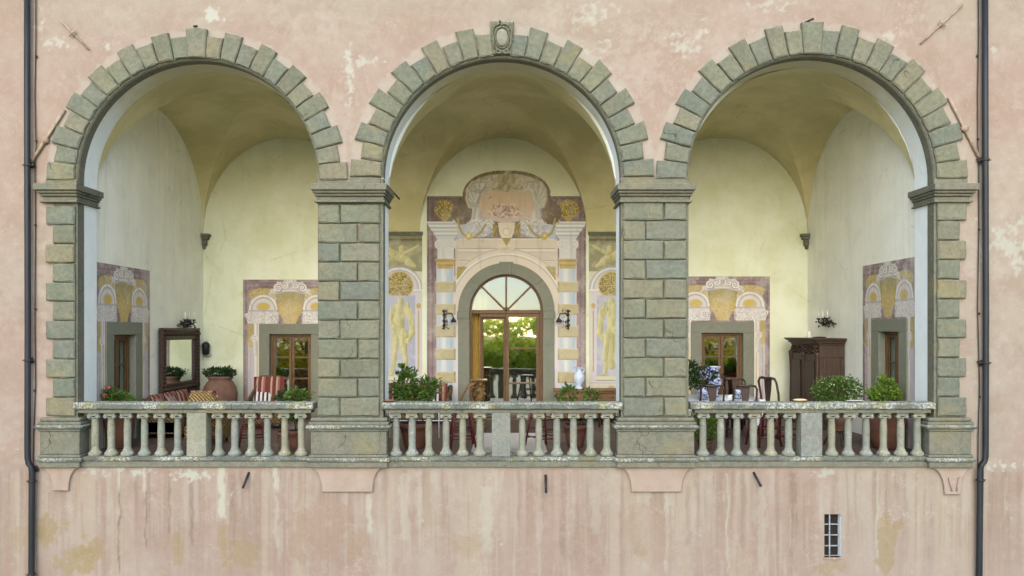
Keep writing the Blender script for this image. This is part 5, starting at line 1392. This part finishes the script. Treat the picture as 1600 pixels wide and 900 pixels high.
# sofas and armchairs in wicker
def cushion(mb, x0, x1, y0, y1, z0, z1, puff=.03):
    n = 6; vs = []
    for s in (0, 1):
        for i in range(n + 1):
            for j in range(n + 1):
                u, v = i / n, j / n; b = (math.sin(PI * u) * math.sin(PI * v)) ** .35 if 0 < u < 1 and 0 < v < 1 else 0
                zz_ = (z0 + z1) / 2 + ((z1 - z0) / 2) * b * (1 if s else -1) * 1.0
                vs.append((x0 + (x1 - x0) * u, y0 + (y1 - y0) * v, zz_))
    N_ = (n + 1) ** 2; fs = []
    for i in range(n):
        for j in range(n):
            a = i * (n + 1) + j; fs.append((a, a + 1, a + n + 2, a + n + 1)); fs.append((a + N_, a + n + 1 + N_, a + n + 2 + N_, a + 1 + N_))
    mb.add(vs, fs, True)
def seat_set(name, lab, x, y, rz, wd, dp, hb, n, mat, cm, backh, cat='sofa', armh=.62, group=None, pillow=None):
    """local front is -y; wd along x"""
    t = thing(name, lab, cat, (x, y, FL), rz, group)
    mb = MB(); mb.box(-wd / 2, wd / 2, -dp / 2, dp / 2, .1, .36, .03); mb.build('seat_base', M[mat], t)
    mb = MB()
    # curved back rising out of the arms
    K = 18; vs = []
    for i in range(K + 1):
        u = i / K; a = PI * u; ex = 1 - abs(math.cos(a)) ** 4
        xx = -math.cos(a) * wd / 2 * 1.0 if wd < 1.2 else (-wd / 2 + wd * u)
        yy = (-dp / 2 + .1) + (dp - .1) * min(1, math.sin(a) * 1.25) if wd < 1.2 else dp / 2 - .02
        zt = armh + (hb - armh) * min(1, (math.sin(a) * 1.15)) ** 2.2 if wd < 1.2 else hb - .03 * abs(2 * u - 1) ** 6 * 5
        for (dy, z) in ((-.05, .1), (-.07, zt), (0, zt + .03), (.05, zt), (.03, .1)):
            sc_ = 1 + dy / wd * 1.2 if wd < 1.2 else 1
            vs.append((xx * sc_, yy + dy, z))
    mb.add(vs, [(i * 5 + j, i * 5 + (j + 1) % 5, i * 5 + 5 + (j + 1) % 5, i * 5 + 5 + j) for i in range(K) for j in range(5)] + [(4, 3, 2, 1, 0), tuple(range(K * 5, K * 5 + 5))], False)
    mb.build('backrest', M[mat], t)
    if wd >= 1.2:
        for s_ in (-1, 1):
            mb = MB(); mb.tube([(s_ * (wd / 2 - .03), -dp / 2, .1), (s_ * (wd / 2 - .03), -dp / 2, armh - .05), (s_ * (wd / 2 - .03), -dp / 2 + .15, armh), (s_ * (wd / 2 - .03), dp / 2 - .1, armh + .08), (s_ * (wd / 2 - .03), dp / 2, hb - .05)], .055, 8); mb.box(s_ * (wd / 2 - .03) - .03, s_ * (wd / 2 - .03) + .03, -dp / 2, dp / 2, .1, armh - .02); mb.build('armrest', M[mat], t)
    for s_ in (-1, 1):
        for q in (-1, 1):
            mb = MB(); mb.lathe([(.025, 0), (.03, .11)], (s_ * (wd / 2 - .08), q * (dp / 2 - .08), 0), 8); mb.build('leg', M['chair_wood'], t)
    cw = (wd - .16) / n
    for i in range(n):
        x0 = -wd / 2 + .08 + cw * i
        mb = MB(); cushion(mb, x0 + .01, x0 + cw - .01, -dp / 2 - .02, dp / 2 - .1, .34, .48); mb.build('seat_cushion', M[cm], t)
        mb = MB(); cushion(mb, -cw / 2 + .01, cw / 2 - .01, 0, backh, -.07, .07); o = mb.build('back_cushion', M[cm], t); o.location = (x0 + cw / 2, dp / 2 - .22, .46); o.rotation_euler = (math.radians(77), 0, 0)
    if pillow:
        for (px_, mt, a) in pillow:
            mb = MB(); cushion(mb, -.2, .2, 0, .36, -.06, .06); o = mb.build('pillow', M[mt], t); o.location = (px_, dp / 2 - .34, .47); o.rotation_euler = (math.radians(64), 0, a)
    return t
seat_set('wicker_sofa', 'wicker sofa with red striped cushions along the left wall, under the mirror', XL + .55, 3.3, PI / 2, 2.1, .8, .82, 3, 'wicker', 'stripe_x', .42, pillow=[(-.7, 'stripe_pale', .1), (-.15, 'stripe_pale', -.1)] if 'stripe_pale' in M else [(-.7, 'stripe_x', .1), (-.15, 'stripe_x', -.1)])
seat_set('wicker_tub_chair', 'golden woven tub chair seen from behind, left of the die post in the mirror bay', at(324, 1.7), 1.75, PI, .70, .66, .99, 1, 'wicker_gold', 'stripe_x', .58, 'armchair', .7)
seat_set('wicker_armchair', 'high backed wicker armchair with red striped cushion, in front of the left glazed door', at(417, 4.2), 4.2, .12, .86, .8, 1.12, 1, 'wicker', 'stripe_x', .68, 'armchair', .58, pillow=[(-.12, 'stripe_bw', .05)])
seat_set('wicker_sofa', 'wicker sofa with red striped cushions under the left statue niche', at(640, 5.2), 5.2, 0, 1.95, .8, .88, 3, 'wicker', 'stripe_x', .46, pillow=[(.5, 'stripe_bw', .05)])
mb = MB(); mb.lathe([(.001, 0), (.24, .01), (.26, .05), (.25, .1), (.001, .16)], (0, 0, 0), 16)
# red stools
def stool():
    t = thing('red_stool', 'x', 'stool', (0, 0, FL), 0, 'dark red wooden high stools')
    h, sp, st_ = .76, .235, .13
    for a in (-1, 1):
        for b in (-1, 1):
            mb = MB(); mb.tube([(a * sp, b * sp, 0), (a * st_, b * st_, h)], .021, 8, .018); mb.build('leg', M['red_wood'], t)
    for i, z in enumerate((.17, .34, .52)):
        k2 = sp + (st_ - sp) * z / h
        for q, (p0, p1) in enumerate((((-k2, -k2), (k2, -k2)), ((-k2, k2), (k2, k2)), ((-k2, -k2), (-k2, k2)), ((k2, -k2), (k2, k2)))):
            if i == 1 and q > 1: continue
            mb = MB(); zo = z + (.03 if q > 1 else 0); mb.tube([(p0[0], p0[1], zo), (p1[0], p1[1], zo)], .013, 6); mb.build('rung', M['red_wood'], t)
    mb = MB(); mb.lathe([(.12, h - .01), (.19, h), (.195, h + .02), (.18, h + .035)], (0, 0, 0), 16); mb.build('seat', M['red_wood'], t)
    return t
st0 = stool()
for i, (p, y, r, lab) in enumerate(((394, 1.35, .3, 'dark red high stool behind the left balustrade, right of the woven tub chair'), (722, 1.15, .15, 'dark red high stool just left of the middle die post, by the folded tan canvas'),
      (847, 1.15, .5, 'dark red high stool right of the middle die post, left of the terracotta pot'), (1193, 1.3, .25, 'dark red high stool at the end of the dining table'), (1231, 1.2, .6, 'dark red high stool just left of the right die post'), (322, 1.1, .4, 'dark red high stool half hidden behind the left die post'))):
    o = st0 if i == 0 else copy_tree(st0)
    o.location = (at(p, y), y, FL); o.rotation_euler = (0, 0, r); o['label'] = lab
PF = [(.1, 0), (.115, .01), (.155, .2), (.17, .28), (.185, .285), (.185, .34), (.165, .345)]
def pf(s, h=1): return [(r * s, z * s * h) for r, z in PF]
potted('small_plant', 'small leafy plant in a tall terracotta pot at the right end of the left balustrade', 'potted plant', at(462, .9), .9, FL, pf(.85, 1.15), 'terracotta', [((0, 0, .75), (.14, .12, .2), 180, .085), ((.04, 0, .96), (.2, .14, .12), 260, .09)], 'leaf', seed=8, stems=6)
potted('small_plant', 'grey green trailing plant in a pot, right of the striped armchair cushion', 'potted plant', at(440, 1.0), 1.05, FL, pf(.6, 1.4), 'terracotta_pale', [((0, 0, .93), (.13, .1, .12), 260, .06)], 'leaf_dark', seed=9, stems=5)
mb = MB(); mb.ball((0, 0, .5), .1, 14, 8, 1.6, 1, 1); 
# ---- middle bay
potted('large_plant', 'tall bushy green plant in a terracotta pot at the left of the middle balustrade', 'potted plant', at(648, 1.0), 1.0, FL, pf(1.6, .85), 'terracotta', [((.0, 0, .96), (.34, .24, .17), 480, .115), ((-.3, 0, 1.05), (.12, .1, .12), 60, .12), ((.36, 0, 1.12), (.1, .1, .1), 50, .1), ((-.12, 0, 1.25), (.12, .1, .14), 90, .13), ((-.22, 0, 1.42), (.1, .08, .08), 30, .13), ((.2, 0, 1.15), (.2, .15, .14), 160, .1)], 'leaf', seed=11, stems=9)
# white rack behind it
t = thing('low_white_rack', 'low white wire rack standing behind the large plant pot in the middle bay', 'rack', (at(655, 2.4), 2.4, FL))
for z in (.35, .6):
    mb = MB(); mb.tube([(-.6, 0, z), (.9, 0, z)], .014, 6); mb.build('rail', M['candle'], t)
for x in (-.6, -.1, .4, .9):
    mb = MB(); mb.tube([(x, 0, 0), (x, 0, .62)], .012, 6); mb.build('post', M['candle'], t)
# carved gilt pedestal and folded canvas chair
t = thing('carved_pedestal', 'carved gilded wooden pedestal with a flat top left of the central door opening', 'pedestal', (at(748, 3.4), 3.4, FL))
mb = MB(); mb.lathe([(.2, 0), (.21, .05), (.12, .12), (.08, .25), (.12, .4), (.1, .52), (.15, .66), (.19, .78), (.17, .9), (.13, .98), (.2, 1.08), (.22, 1.1)], (0, 0, 0), 10, .72, .72); mb.build('column', M['gilt'], t)
mb = MB()
for i in range(46):
    a = i * 2.4; z = .1 + i * .021; r = .09 + .04 * math.sin(z * 9); mb.ball((r * math.cos(a), r * math.sin(a), z), .04, 6, 4)
mb.build('carving', M['gilt'], t)
mb = MB(); mb.box(-.19, .19, -.2, .2, 1.1, 1.13, .01); mb.build('top', M['gilt'], t)
potted('topiary', 'small dark round topiary seen inside the gap of the central door', 'potted plant', at(745, 6.75), 6.75, FL, [(.12, 0), (.15, .3), (.17, 1.4)], 'porcelain', [((0, 0, 1.95), (.2, .18, .32), 700, .07), ((0, 0, 1.5), (.14, .1, .12), 150, .07)], 'leaf_dark', seed=13)
t = thing('folding_canvas_chair', 'folded tan canvas deck chair leaning left of the carved pedestal', 'chair', (at(724, 3.0), 3.0, FL))
for s_ in (-1, 1):
    mb = MB(); mb.tube([(-.3, s_ * .24, 0), (-.05, s_ * .24, .75), (.1, s_ * .24, 1.02), (.26, s_ * .24, 1.08)], .022, 8); mb.build('side_rail', M['table_wood'], t)
    mb = MB(); mb.tube([(.3, s_ * .2, 0), (-.1, s_ * .2, .7)], .02, 8); mb.build('leg', M['table_wood'], t)
mb = MB(); vs = []
for i in range(13):
    u = i / 12; x = -.22 + .48 * u; z = .35 + .75 * math.sin(u * PI / 2) - .08 * math.sin(u * PI)
    vs += [(x, -.22, z), (x, .22, z)]
mb.add(vs, [(2 * i, 2 * i + 1, 2 * i + 3, 2 * i + 2) for i in range(12)], True); mb.build('canvas', M['tan_cloth'], t, fix=False)
# sideboard, vase, chair
t = thing('wooden_sideboard', 'low honey brown wooden sideboard right of the central door, carrying the pale vase', 'sideboard', (at(922, 5.55), 5.55, FL))
wd = 1.75
mb = MB(); mb.box(-wd / 2, wd / 2, -.26, .28, .72, .77, .01); mb.box(-wd / 2 + .03, wd / 2 - .03, -.235, .27, .68, .72, .006); mb.build('top', M['table_wood'], t)
mb = MB(); mb.box(-wd / 2 + .06, wd / 2 - .06, -.2, .26, .08, .68, .006); mb.build('carcass', M['table_wood'], t)
for i in range(3):
    x0 = -wd / 2 + .1 + i * (wd - .2) / 3
    mb = MB(); mb.box(x0 + .02, x0 + (wd - .2) / 3 - .02, -.222, -.2, .5, .65, .006); o = mb.build('drawer', M['table_wood'], t)
    m2 = MB(); m2.ball((x0 + (wd - .2) / 6, -.235, .575), .02, 8, 5); m2.build('knob', M['iron'], o)
    mb = MB(); mb.box(x0 + .02, x0 + (wd - .2) / 3 - .02, -.222, -.2, .12, .47, .006); mb.build('cupboard_door', M['table_wood'], t)
for a in (-1, 1):
    for b in (-1, 1):
        mb = MB(); mb.lathe([(.03, 0), (.045, .09)], (a * (wd / 2 - .1), b * .17, 0), 8); mb.build('foot', M['table_wood'], t)
t = thing('porcelain_vase', 'pale blue white two handled vase standing on the sideboard', 'vase', (at(904.5, 5.45), 5.45, FL + .771))
mb = MB(); mb.lathe([(.085, 0), (.1, .015), (.09, .04), (.055, .07), (.06, .09), (.11, .16), (.135, .25), (.125, .34), (.08, .4), (.06, .43), (.062, .48), (.09, .52), (.095, .53), (.07, .53)], (0, 0, 0), 20); mb.build('body', M['porcelain'], t)
for s_ in (-1, 1):
    mb = MB(); mb.tube([(s_ * .06, 0, .49), (s_ * .12, 0, .5), (s_ * .135, 0, .45), (s_ * .1, 0, .4), (s_ * .085, 0, .37)], .014, 7); mb.build('handle', M['porcelain'], t)
potted('pot_plant', 'sparse green plant in a ribbed terracotta pot under the right part of the middle balustrade', 'potted plant', at(899, 1.05), 1.05, FL, pf(1.25), 'terracotta', [((-.12, 0, .98), (.13, .1, .14), 90, .1), ((.3, 0, .96), (.16, .1, .1), 90, .1), ((.05, 0, .62), (.2, .15, .2), 60, .06), ((-.3, 0, .93), (.06, .06, .05), 20, .1)], 'leaf', seed=17, stems=10)

def dining_chair():
    t = thing('dining_chair', 'x', 'chair', (0, 0, FL), 0, 'dark wooden splat back dining chairs')
    w2, d2, hs_, hb = .23, .21, .45, 1.08           # back at local -y, seat towards +y
    for s_ in (-1, 1):
        mb = MB(); mb.tube([(s_ * w2 * .85, -d2 - .03, 0), (s_ * w2 * .9, -d2, .45), (s_ * w2, -d2 - .04, .8), (s_ * w2, -d2 - .09, hb - .06), (s_ * (w2 - .04), -d2 - .1, hb)], .021, 8); mb.build('back_post', M['chair_wood'], t)
        mb = MB(); mb.lathe([(.016, 0), (.024, .38), (.03, .44)], (s_ * w2, d2, 0), 8); mb.build('leg', M['chair_wood'], t)
    mb = MB(); mb.tube([(-w2 + .04, -d2 - .1, hb), (-.1, -d2 - .11, hb + .015), (0, -d2 - .11, hb), (.1, -d2 - .11, hb + .015), (w2 - .04, -d2 - .1, hb)], .024, 8); mb.build('top_rail', M['chair_wood'], t)
    mb = MB(); P = [(-.05, .5), (.05, .5), (.045, .7), (.075, .88), (.09, hb - .01), (-.09, hb - .01), (-.075, .88), (-.045, .7)]
    mb.ext(P, -d2 - .085, -d2 - .065); mb.build('splat', M['chair_wood'], t)
    mb = MB(); mb.box(-w2 - .01, w2 + .01, -d2 - .02, d2 + .03, hs_ - .04, hs_ + .01, .01); mb.build('seat', M['chair_wood'], t)
    for s_ in (-1, 1):
        mb = MB(); mb.tube([(s_ * w2, d2, .18), (s_ * w2 * .87, -d2 - .02, .18)], .011, 6); mb.build('stretcher', M['chair_wood'], t)
    return t
ch = dining_chair()
for i, (p, y, r, lab, sc_) in enumerate(((1107.5, 2.25, 0, 'splat back dining chair on the table\'s near side, next to the stone pier', 1), (1158, 2.25, 0, 'splat back dining chair on the table\'s near side, second from the pier', 1),
      (1126, 4.35, PI, 'splat back dining chair beyond the table, beside the blue and white vase', 1), (1219, 2.5, -1.15, 'tall splat back chair standing apart, right of the dining table', 1.12), (955, 4.4, 1.35, 'dark wooden chair seen edge on at the right end of the sideboard', 1.15), (1155, 4.35, PI, 'splat back dining chair beyond the table, farther from the vase', .97))):
    o = ch if i == 0 else copy_tree(ch)
    o.location = (at(p, y), y, FL); o.rotation_euler = (0, 0, r); o['label'] = lab; o.scale = (sc_,) * 3
# ---- right bay: table
TX0, TX1, TY0, TY1, TZ = 3.45, at(1183, 3.1), 2.5, 3.9, .76
t = thing('dining_table', 'wooden dining table in the right bay under a white cloth', 'table', ((TX0 + TX1) / 2, (TY0 + TY1) / 2, FL))
hx, hy = (TX1 - TX0) / 2, (TY1 - TY0) / 2
mb = MB(); mb.box(-hx, hx, -hy, hy, TZ - .04, TZ - .006, .006); mb.build('tabletop', M['table_wood'], t)
for a in (-1, 1):
    for b in (-1, 1):
        mb = MB(); mb.lathe([(.03, 0), (.045, .3), (.05, TZ - .04)], (a * (hx - .12), b * (hy - .12), 0), 8); mb.build('leg', M['chair_wood'], t)
# cloth
mb = MB(); n, m = 40, 26; vs = []; rnd = random.Random(6)
ov = .22
for i in range(n + 1):
    for j in range(m + 1):
        u = -hx - ov + (2 * hx + 2 * ov) * i / n; v = -hy - ov + (2 * hy + 2 * ov) * j / m
        ex, ey = max(0, abs(u) - hx), max(0, abs(v) - hy); e = max(ex, ey)
        w_ = .02 * math.sin(u * 9 + v * 7) * (e / ov)
        x_ = max(-hx - .01, min(hx + .01, u)) + (math.copysign(.015 + w_, u) if ex > 0 else 0); y_ = max(-hy - .01, min(hy + .01, v)) + (math.copysign(.015 + w_, v) if ey > 0 else 0)
        vs.append((x_, y_, TZ - e - (.004 if e > 0 else 0)))
mb.add(vs, [(i * (m + 1) + j, (i + 1) * (m + 1) + j, (i + 1) * (m + 1) + j + 1, i * (m + 1) + j + 1) for i in range(n) for j in range(m)], True)
o = mb.build('tablecloth', M['blue_cloth'] if 'blue_cloth' in M else M['white_cloth'], None, ((TX0 + TX1) / 2, (TY0 + TY1) / 2, FL), fix=False); tag(o, 'white and blue patterned cloth draped over the dining table', 'tablecloth')
mb = MB(); mb.add([(0, 0, 0), (.12, 0, .0), (-.06, -.02, -.62), (-.14, 0, -.5), (.02, .02, -.2), (.1, .02, -.25)], [(0, 1, 5, 4), (4, 5, 2, 3)], True)
o = mb.build('hanging_napkin', M['white_cloth'], None, (at(1187, 2.4), 2.42, FL + .78), fix=False); tag(o, 'white napkin corner hanging down at the right end of the dining table', 'napkin')
def tz(): return FL + TZ + .003
t = thing('flower_vase', 'tall blue and white patterned vase on the dining table', 'vase', (at(1117, 3.3), 3.3, tz()))
mb = MB(); mb.lathe([(.08, 0), (.09, .02), (.05, .06), (.07, .12), (.13, .26), (.14, .36), (.1, .46), (.07, .52), (.085, .58), (.12, .64), (.125, .65), (.1, .65)], (0, 0, 0), 20); mb.build('body', M['delft'] if 'delft' in M else M['porcelain'], t)
potted('hydrangea_bouquet', 'blue hydrangea bouquet with green leaves on the dining table, by the pier', 'flowers', at(1097, 3.0), 3.0, tz(), [(.08, 0), (.12, .1), (.1, .24)], 'delft' if 'delft' in M else 'porcelain', [((.02, 0, .42), (.3, .2, .24), 500, .08), ((-.22, 0, .5), (.12, .12, .3), 260, .09)], 'leaf_dark',
       ('petal_blue', 40, .022, [((.06, -.05, .48), (.13, .1, .1)), ((.17, 0, .56), (.1, .08, .09)), ((.2, -.05, .34), (.1, .08, .08))]), seed=21)
for (p, y, lab) in ((1100, 2.75, 'small patterned plate stack on the table behind the first dining chair'), (1153, 2.85, 'small patterned plate stack on the table behind the second dining chair')):
    t = thing('plate_stack', lab, 'plates', (at(p, y), y, tz()), 0, 'plate stacks on the dining table')
    for i in range(4):
        mb = MB(); mb.lathe([(.06, 0), (.075, .004), (.13, .018), (.128, .022), (.07, .01)], (0, 0, i * .012), 18); mb.build('plate', M['delft'], t)
    mb = MB(); mb.lathe([(.03, 0), (.035, .005), (.06, .06), (.065, .12), (.055, .12)], (0, 0, .06), 14); mb.build('bowl', M['delft'], t)
potted('low_shrub', 'yellow green shrub on the floor behind the first balusters of the right balustrade', 'potted plant', at(1101, .85), .85, FL, pf(.8, .6), 'terracotta', [((0, 0, .36), (.24, .18, .24), 700, .07)], 'leaf_light', seed=23)
# wardrobe (stands against the right side wall, doors facing left)
t = thing('wardrobe', 'dark carved walnut wardrobe with a flaring cornice against the right wall', 'wardrobe', (XR - .02, 4.62, FL))
D, L, H = .56, 1.72, 2.0                           # depth along -x, length along y
mb = MB(); mb.box(-D, 0, -L / 2, L / 2, .1, H - .14, .008); mb.build('carcass', M['dark_wood'], t)
mb = MB()
for (z0, z1, o_) in ((H - .14, H - .1, .02), (H - .1, H - .05, .06), (H - .05, H - .02, .11), (H - .02, H + .01, .14)): mb.box(-D - o_, 0, -L / 2 - o_, L / 2 + o_, z0, z1, .008)
mb.build('cornice', M['dark_wood'], t)
mb = MB(); mb.box(-D - .04, 0, -L / 2 - .04, L / 2 + .04, 0, .12, .01); mb.build('plinth', M['dark_wood'], t)
for s_ in (-1, 1):
    yc = s_ * L / 4
    mb = MB(); mb.box(-D - .025, -D, yc - L / 4 + .09, yc + L / 4 - .03, .16, H - .34, .006); o = mb.build('door', M['dark_wood'], t)
    m2 = MB(); m2.box(-D - .045, -D - .025, yc - L / 4 + .17, yc + L / 4 - .11, .3, H - .5, .008); m2.build('raised_panel', M['dark_wood'], o)
for yy in (-L / 2 + .05, 0, L / 2 - .05):
    mb = MB(); mb.lathe([(.05, .12), (.035, .2), (.045, .6), (.035, 1.1), (.05, 1.5), (.06, 1.62), (.07, 1.68), (.05, 1.7)], (-D - .02, yy, 0), 10); mb.build('turned_column', M['dark_wood'], t)
mb = MB(); rnd = random.Random(8)
for i in range(60): mb.ball((-D - .02, rnd.uniform(-L / 2 + .05, L / 2 - .05), rnd.uniform(H - .32, H - .17)), rnd.uniform(.02, .045), 6, 4)
mb.build('carved_frieze', M['dark_wood'], t)
# side panel facing the camera: frame and field
for (x0, x1, z0, z1, nm) in ((-D + .0, 0, H - .42, H - .16, 'side_rail'), (-D, -D + .1, .14, H - .44, 'side_stile'), (-.09, 0, .14, H - .44, 'side_stile'), (-D + .16, -.15, .24, H - .5, 'side_panel')):
    mb = MB(); mb.box(x0 + .004, x1 - .004, -L / 2 - .018, -L / 2 - .001, z0, z1, .005); mb.build(nm, M['dark_wood'], t)
zt = FL + H + .012
mb = MB(); mb.lathe([(.06, 0), (.065, .02), (.04, .06), (.05, .1), (.03, .14), (.001, .16)], (0, 0, 0), 12); o = mb.build('white_figurine', M['candle'], None, (at(1264, 4.7), 4.7, zt)); tag(o, 'small white figurine on top of the wardrobe', 'ornament')
mb = MB(); mb.lathe([(.12, 0), (.16, .02), (.001, .03)], (0, 0, 0), 14); o = mb.build('dark_dish', M['chair_wood'], None, (at(1279, 4.5), 4.45, zt)); tag(o, 'flat dark dish on top of the wardrobe, right of the white figurine', 'dish')
potted('flowering_bush', 'round bush with many small white flowers in a terracotta bowl, in front of the wardrobe', 'potted plant', at(1308, 1.3), 1.3, FL + .28, [(.1, 0), (.14, .02), (.12, .05), (.22, .12), (.29, .26), (.31, .4), (.33, .41), (.33, .46), (.3, .47)], 'terracotta_pale', [((0, 0, .74), (.46, .4, .28), 2300, .06)], 'leaf',
       ('petal_white', 110, .012, [((0, 0, .74), (.47, .4, .28))]), seed=25)
t = thing('plant_stand', 'dark iron stand under the terracotta bowl of the white flowered bush', 'plant stand', (at(1308, 1.3), 1.3, FL))
for i in range(3):
    a = i * 2 * PI / 3 + .5; mb = MB(); mb.tube([(.24 * math.cos(a), .24 * math.sin(a), 0), (.13 * math.cos(a), .13 * math.sin(a), .27)], .014, 6); mb.build('leg', M['iron'], t)
mb = MB(); mb.lathe([(.17, .262), (.17, .275), (.14, .275)], (0, 0, 0), 16); mb.build('ring', M['iron'], t)
potted('terracotta_jar_with_basil', 'tall flecked terracotta jar topped by a pointed bright green bush, at the far right', 'potted plant', 7.06, .98, FL, [(.2, 0), (.24, .02), (.31, .2), (.36, .42), (.36, .56), (.32, .68), (.26, .78), (.25, .8), (.28, .82), (.28, .87), (.25, .88)], 'terracotta', [((-.02, 0, 1.0), (.29, .24, .14), 900, .075), ((0, 0, 1.16), (.15, .14, .16), 360, .075)], 'leaf_light', seed=27)
mb = MB(); cushion(mb, -.12, .12, -.07, .07, 0, .045); o = mb.build('folded_cloth', M['yellow_cloth'], None, (at(1250, .12), .12, PZ(628, .12) + .012)); tag(o, 'small cream yellow folded cloth lying on the right balustrade rail', 'cloth')
mb = MB(); cushion(mb, -.16, .16, -.06, .06, 0, .02); o = mb.build('folded_cloth', M['candle'], None, (at(1336, .12), .12, PZ(628, .12) + .012)); tag(o, 'flat white folded cloth on the right balustrade rail, under the flowering bush', 'cloth')
mb = MB(); mb.lathe([(.001, 0), (.1, .004), (.12, .02), (.001, .035)], (0, 0, 0), 14, 1.2, .8); o = mb.build('clay_saucer', M['terracotta_pale'], None, (at(608, .12), .12, PZ(628, .12) + .012)); tag(o, 'shallow clay saucer on the rail beside the left inner pier', 'saucer')
# iron wall lamps by the central door
def wall_lamp(lab, x, s):
    t = thing('iron_wall_lamp', lab, 'wall light', (x, YB - .01, PZ(498, YB)), 0, 'wrought iron lamps beside the central door')
    mb = MB(); mb.tube([(0, -.03, -.26), (0, -.03, .0), (0, -.03, .2)], .018, 6); 
    for z in (-.18, -.06, .08, .18): mb.tube([(-.04, -.04, z), (0, -.06, z + .03), (.04, -.04, z)], .013, 5)
    mb.build('backplate', M['iron'], t)
    mb = MB(); mb.tube([(0, -.04, .05), (s * .08, -.1, .14), (s * .2, -.14, .13), (s * .24, -.15, .02)], .014, 6)
    rnd = random.Random(3)
    for i in range(40): leaves(mb, (s * rnd.uniform(-.03, .12), -.07, rnd.uniform(-.25, .22)), (.02, .02, .02), 1, .06, rnd)
    mb.build('arm', M['iron'], t, fix=False)
    mb = MB(); mb.lathe([(.075, -.09), (.06, -.04), (.03, 0), (.012, .03)], (s * .24, -.15, .0), 10); mb.build('lamp_shade', M['iron'], t)
wall_lamp('black wrought iron lamp on the banded painted column left of the central door', at(694, YB), 1)
wall_lamp('black wrought iron lamp on the banded painted column right of the central door', at(887.5, YB), -1)
# mats
mb = MB(); mb.box(-.62, .75, .45, 3.1, FL + .001, FL + .014, .004); tag(mb.build('white_mat', M['cord'], None), 'pale woven mat on the floor between the two middle stools', 'mat')
mb = MB(); mb.box(-1.3, 1.5, 3.25, 5.7, FL + .001, FL + .012, .004); tag(mb.build('brown_rug', M['rug'], None), 'brown patterned rug in front of the central door', 'rug')

# ------------------------------------------------------------------ garden in front of the villa (seen in the panes)
t_ = NT('lawn_and_gravel')
gc = t_.mix(t_.ss(t_.noise(.3, detail=5), .4, .6), (.16, .17, .08), (.24, .22, .14))
t_.end(t_.mix(t_.ss(t_.noise(6, detail=4), .4, .7, 0, .5), gc, (.1, .12, .04)), .95)
mb = MB(); mb.add([(-900, -900, -4.5), (900, -900, -4.5), (900, 900, -4.5), (-900, 900, -4.5)], [(0, 1, 2, 3)]); tag(mb.build('ground', t_.m, fix=False), kind='structure')
mb = MB(); mb.add([(-12, -9, -4.49), (12, -9, -4.49), (12, .0, -4.49), (-12, .0, -4.49)], [(0, 1, 2, 3)])
M['gravel'] = simple('pale_gravel', (.42, .38, .31), (.32, .29, .24), .95, scale=30); tag(mb.build('gravel_path', M['gravel'], fix=False), kind='structure')
def tree_proto(kind, ml, seed):
    rnd = random.Random(seed); t = thing('garden_tree', 'x', 'tree', (0, 0, -4.5), 0, 'garden trees facing the loggia')
    mb = MB(); mb.tube([(0, 0, 0), (.1, 0, 1.2), (0, .1, 2.6), (.1, 0, 4.2)], [.22, .17, .13, .08], 8)
    for i in range(6):
        a = i * 1.1; mb.tube([(0, 0, 1.8 + .3 * i), (1.0 * math.cos(a), 1.0 * math.sin(a), 2.6 + .4 * i), (1.8 * math.cos(a), 1.8 * math.sin(a), 3.4 + .4 * i)], .07, 6, .02)
    mb.build('trunk', M['bark'], t)
    mb = MB()
    for i in range(26):
        a = rnd.uniform(0, 2 * PI); r = 2.3 * math.sqrt(rnd.random()); z = rnd.uniform(2.2, 6.6); r *= 1 - max(0, z - 4.8) / 3.2
        leaves(mb, (r * math.cos(a), r * math.sin(a), z), (.8, .8, .6), 75, .3, rnd, .3, asp=.6)
    mb.build('crown', M[ml], t, fix=False); return t
tg, ty = tree_proto(0, 'leaf_painted_sun', 1), tree_proto(1, 'leaf_yellow', 2)
ug = uy = False; rnd = random.Random(12); k_ = 0
for x, row in [(q, 0) for q in (-31, -25, -19, -14, -10.5, -7, -3.5, 0, 3.5, 7, 10.5, 14, 19, 25, 31)] + [(q, 1) for q in (-28, -22, -16.5, -9, -5, -1.7, 1.7, 5, 9, 16.5, 22, 28)]:
    yel = abs(x) > 9; p = ty if yel else tg
    if yel: o = p if not uy else copy_tree(p); uy = True
    else: o = p if not ug else copy_tree(p); ug = True
    yy = (-50, -56)[row] + rnd.uniform(-2, 2)
    o.location = (x, yy, -4.5); o.rotation_euler = (0, 0, rnd.uniform(0, 6)); s = rnd.uniform(1.17, 1.24) * (1.12 if yel else 1); o.scale = (s * 1.4, s * 1.4, s)
    o['label'] = 'yellow leafed garden tree mirrored in the side door panes' if yel else 'green garden tree mirrored in the central door panes'
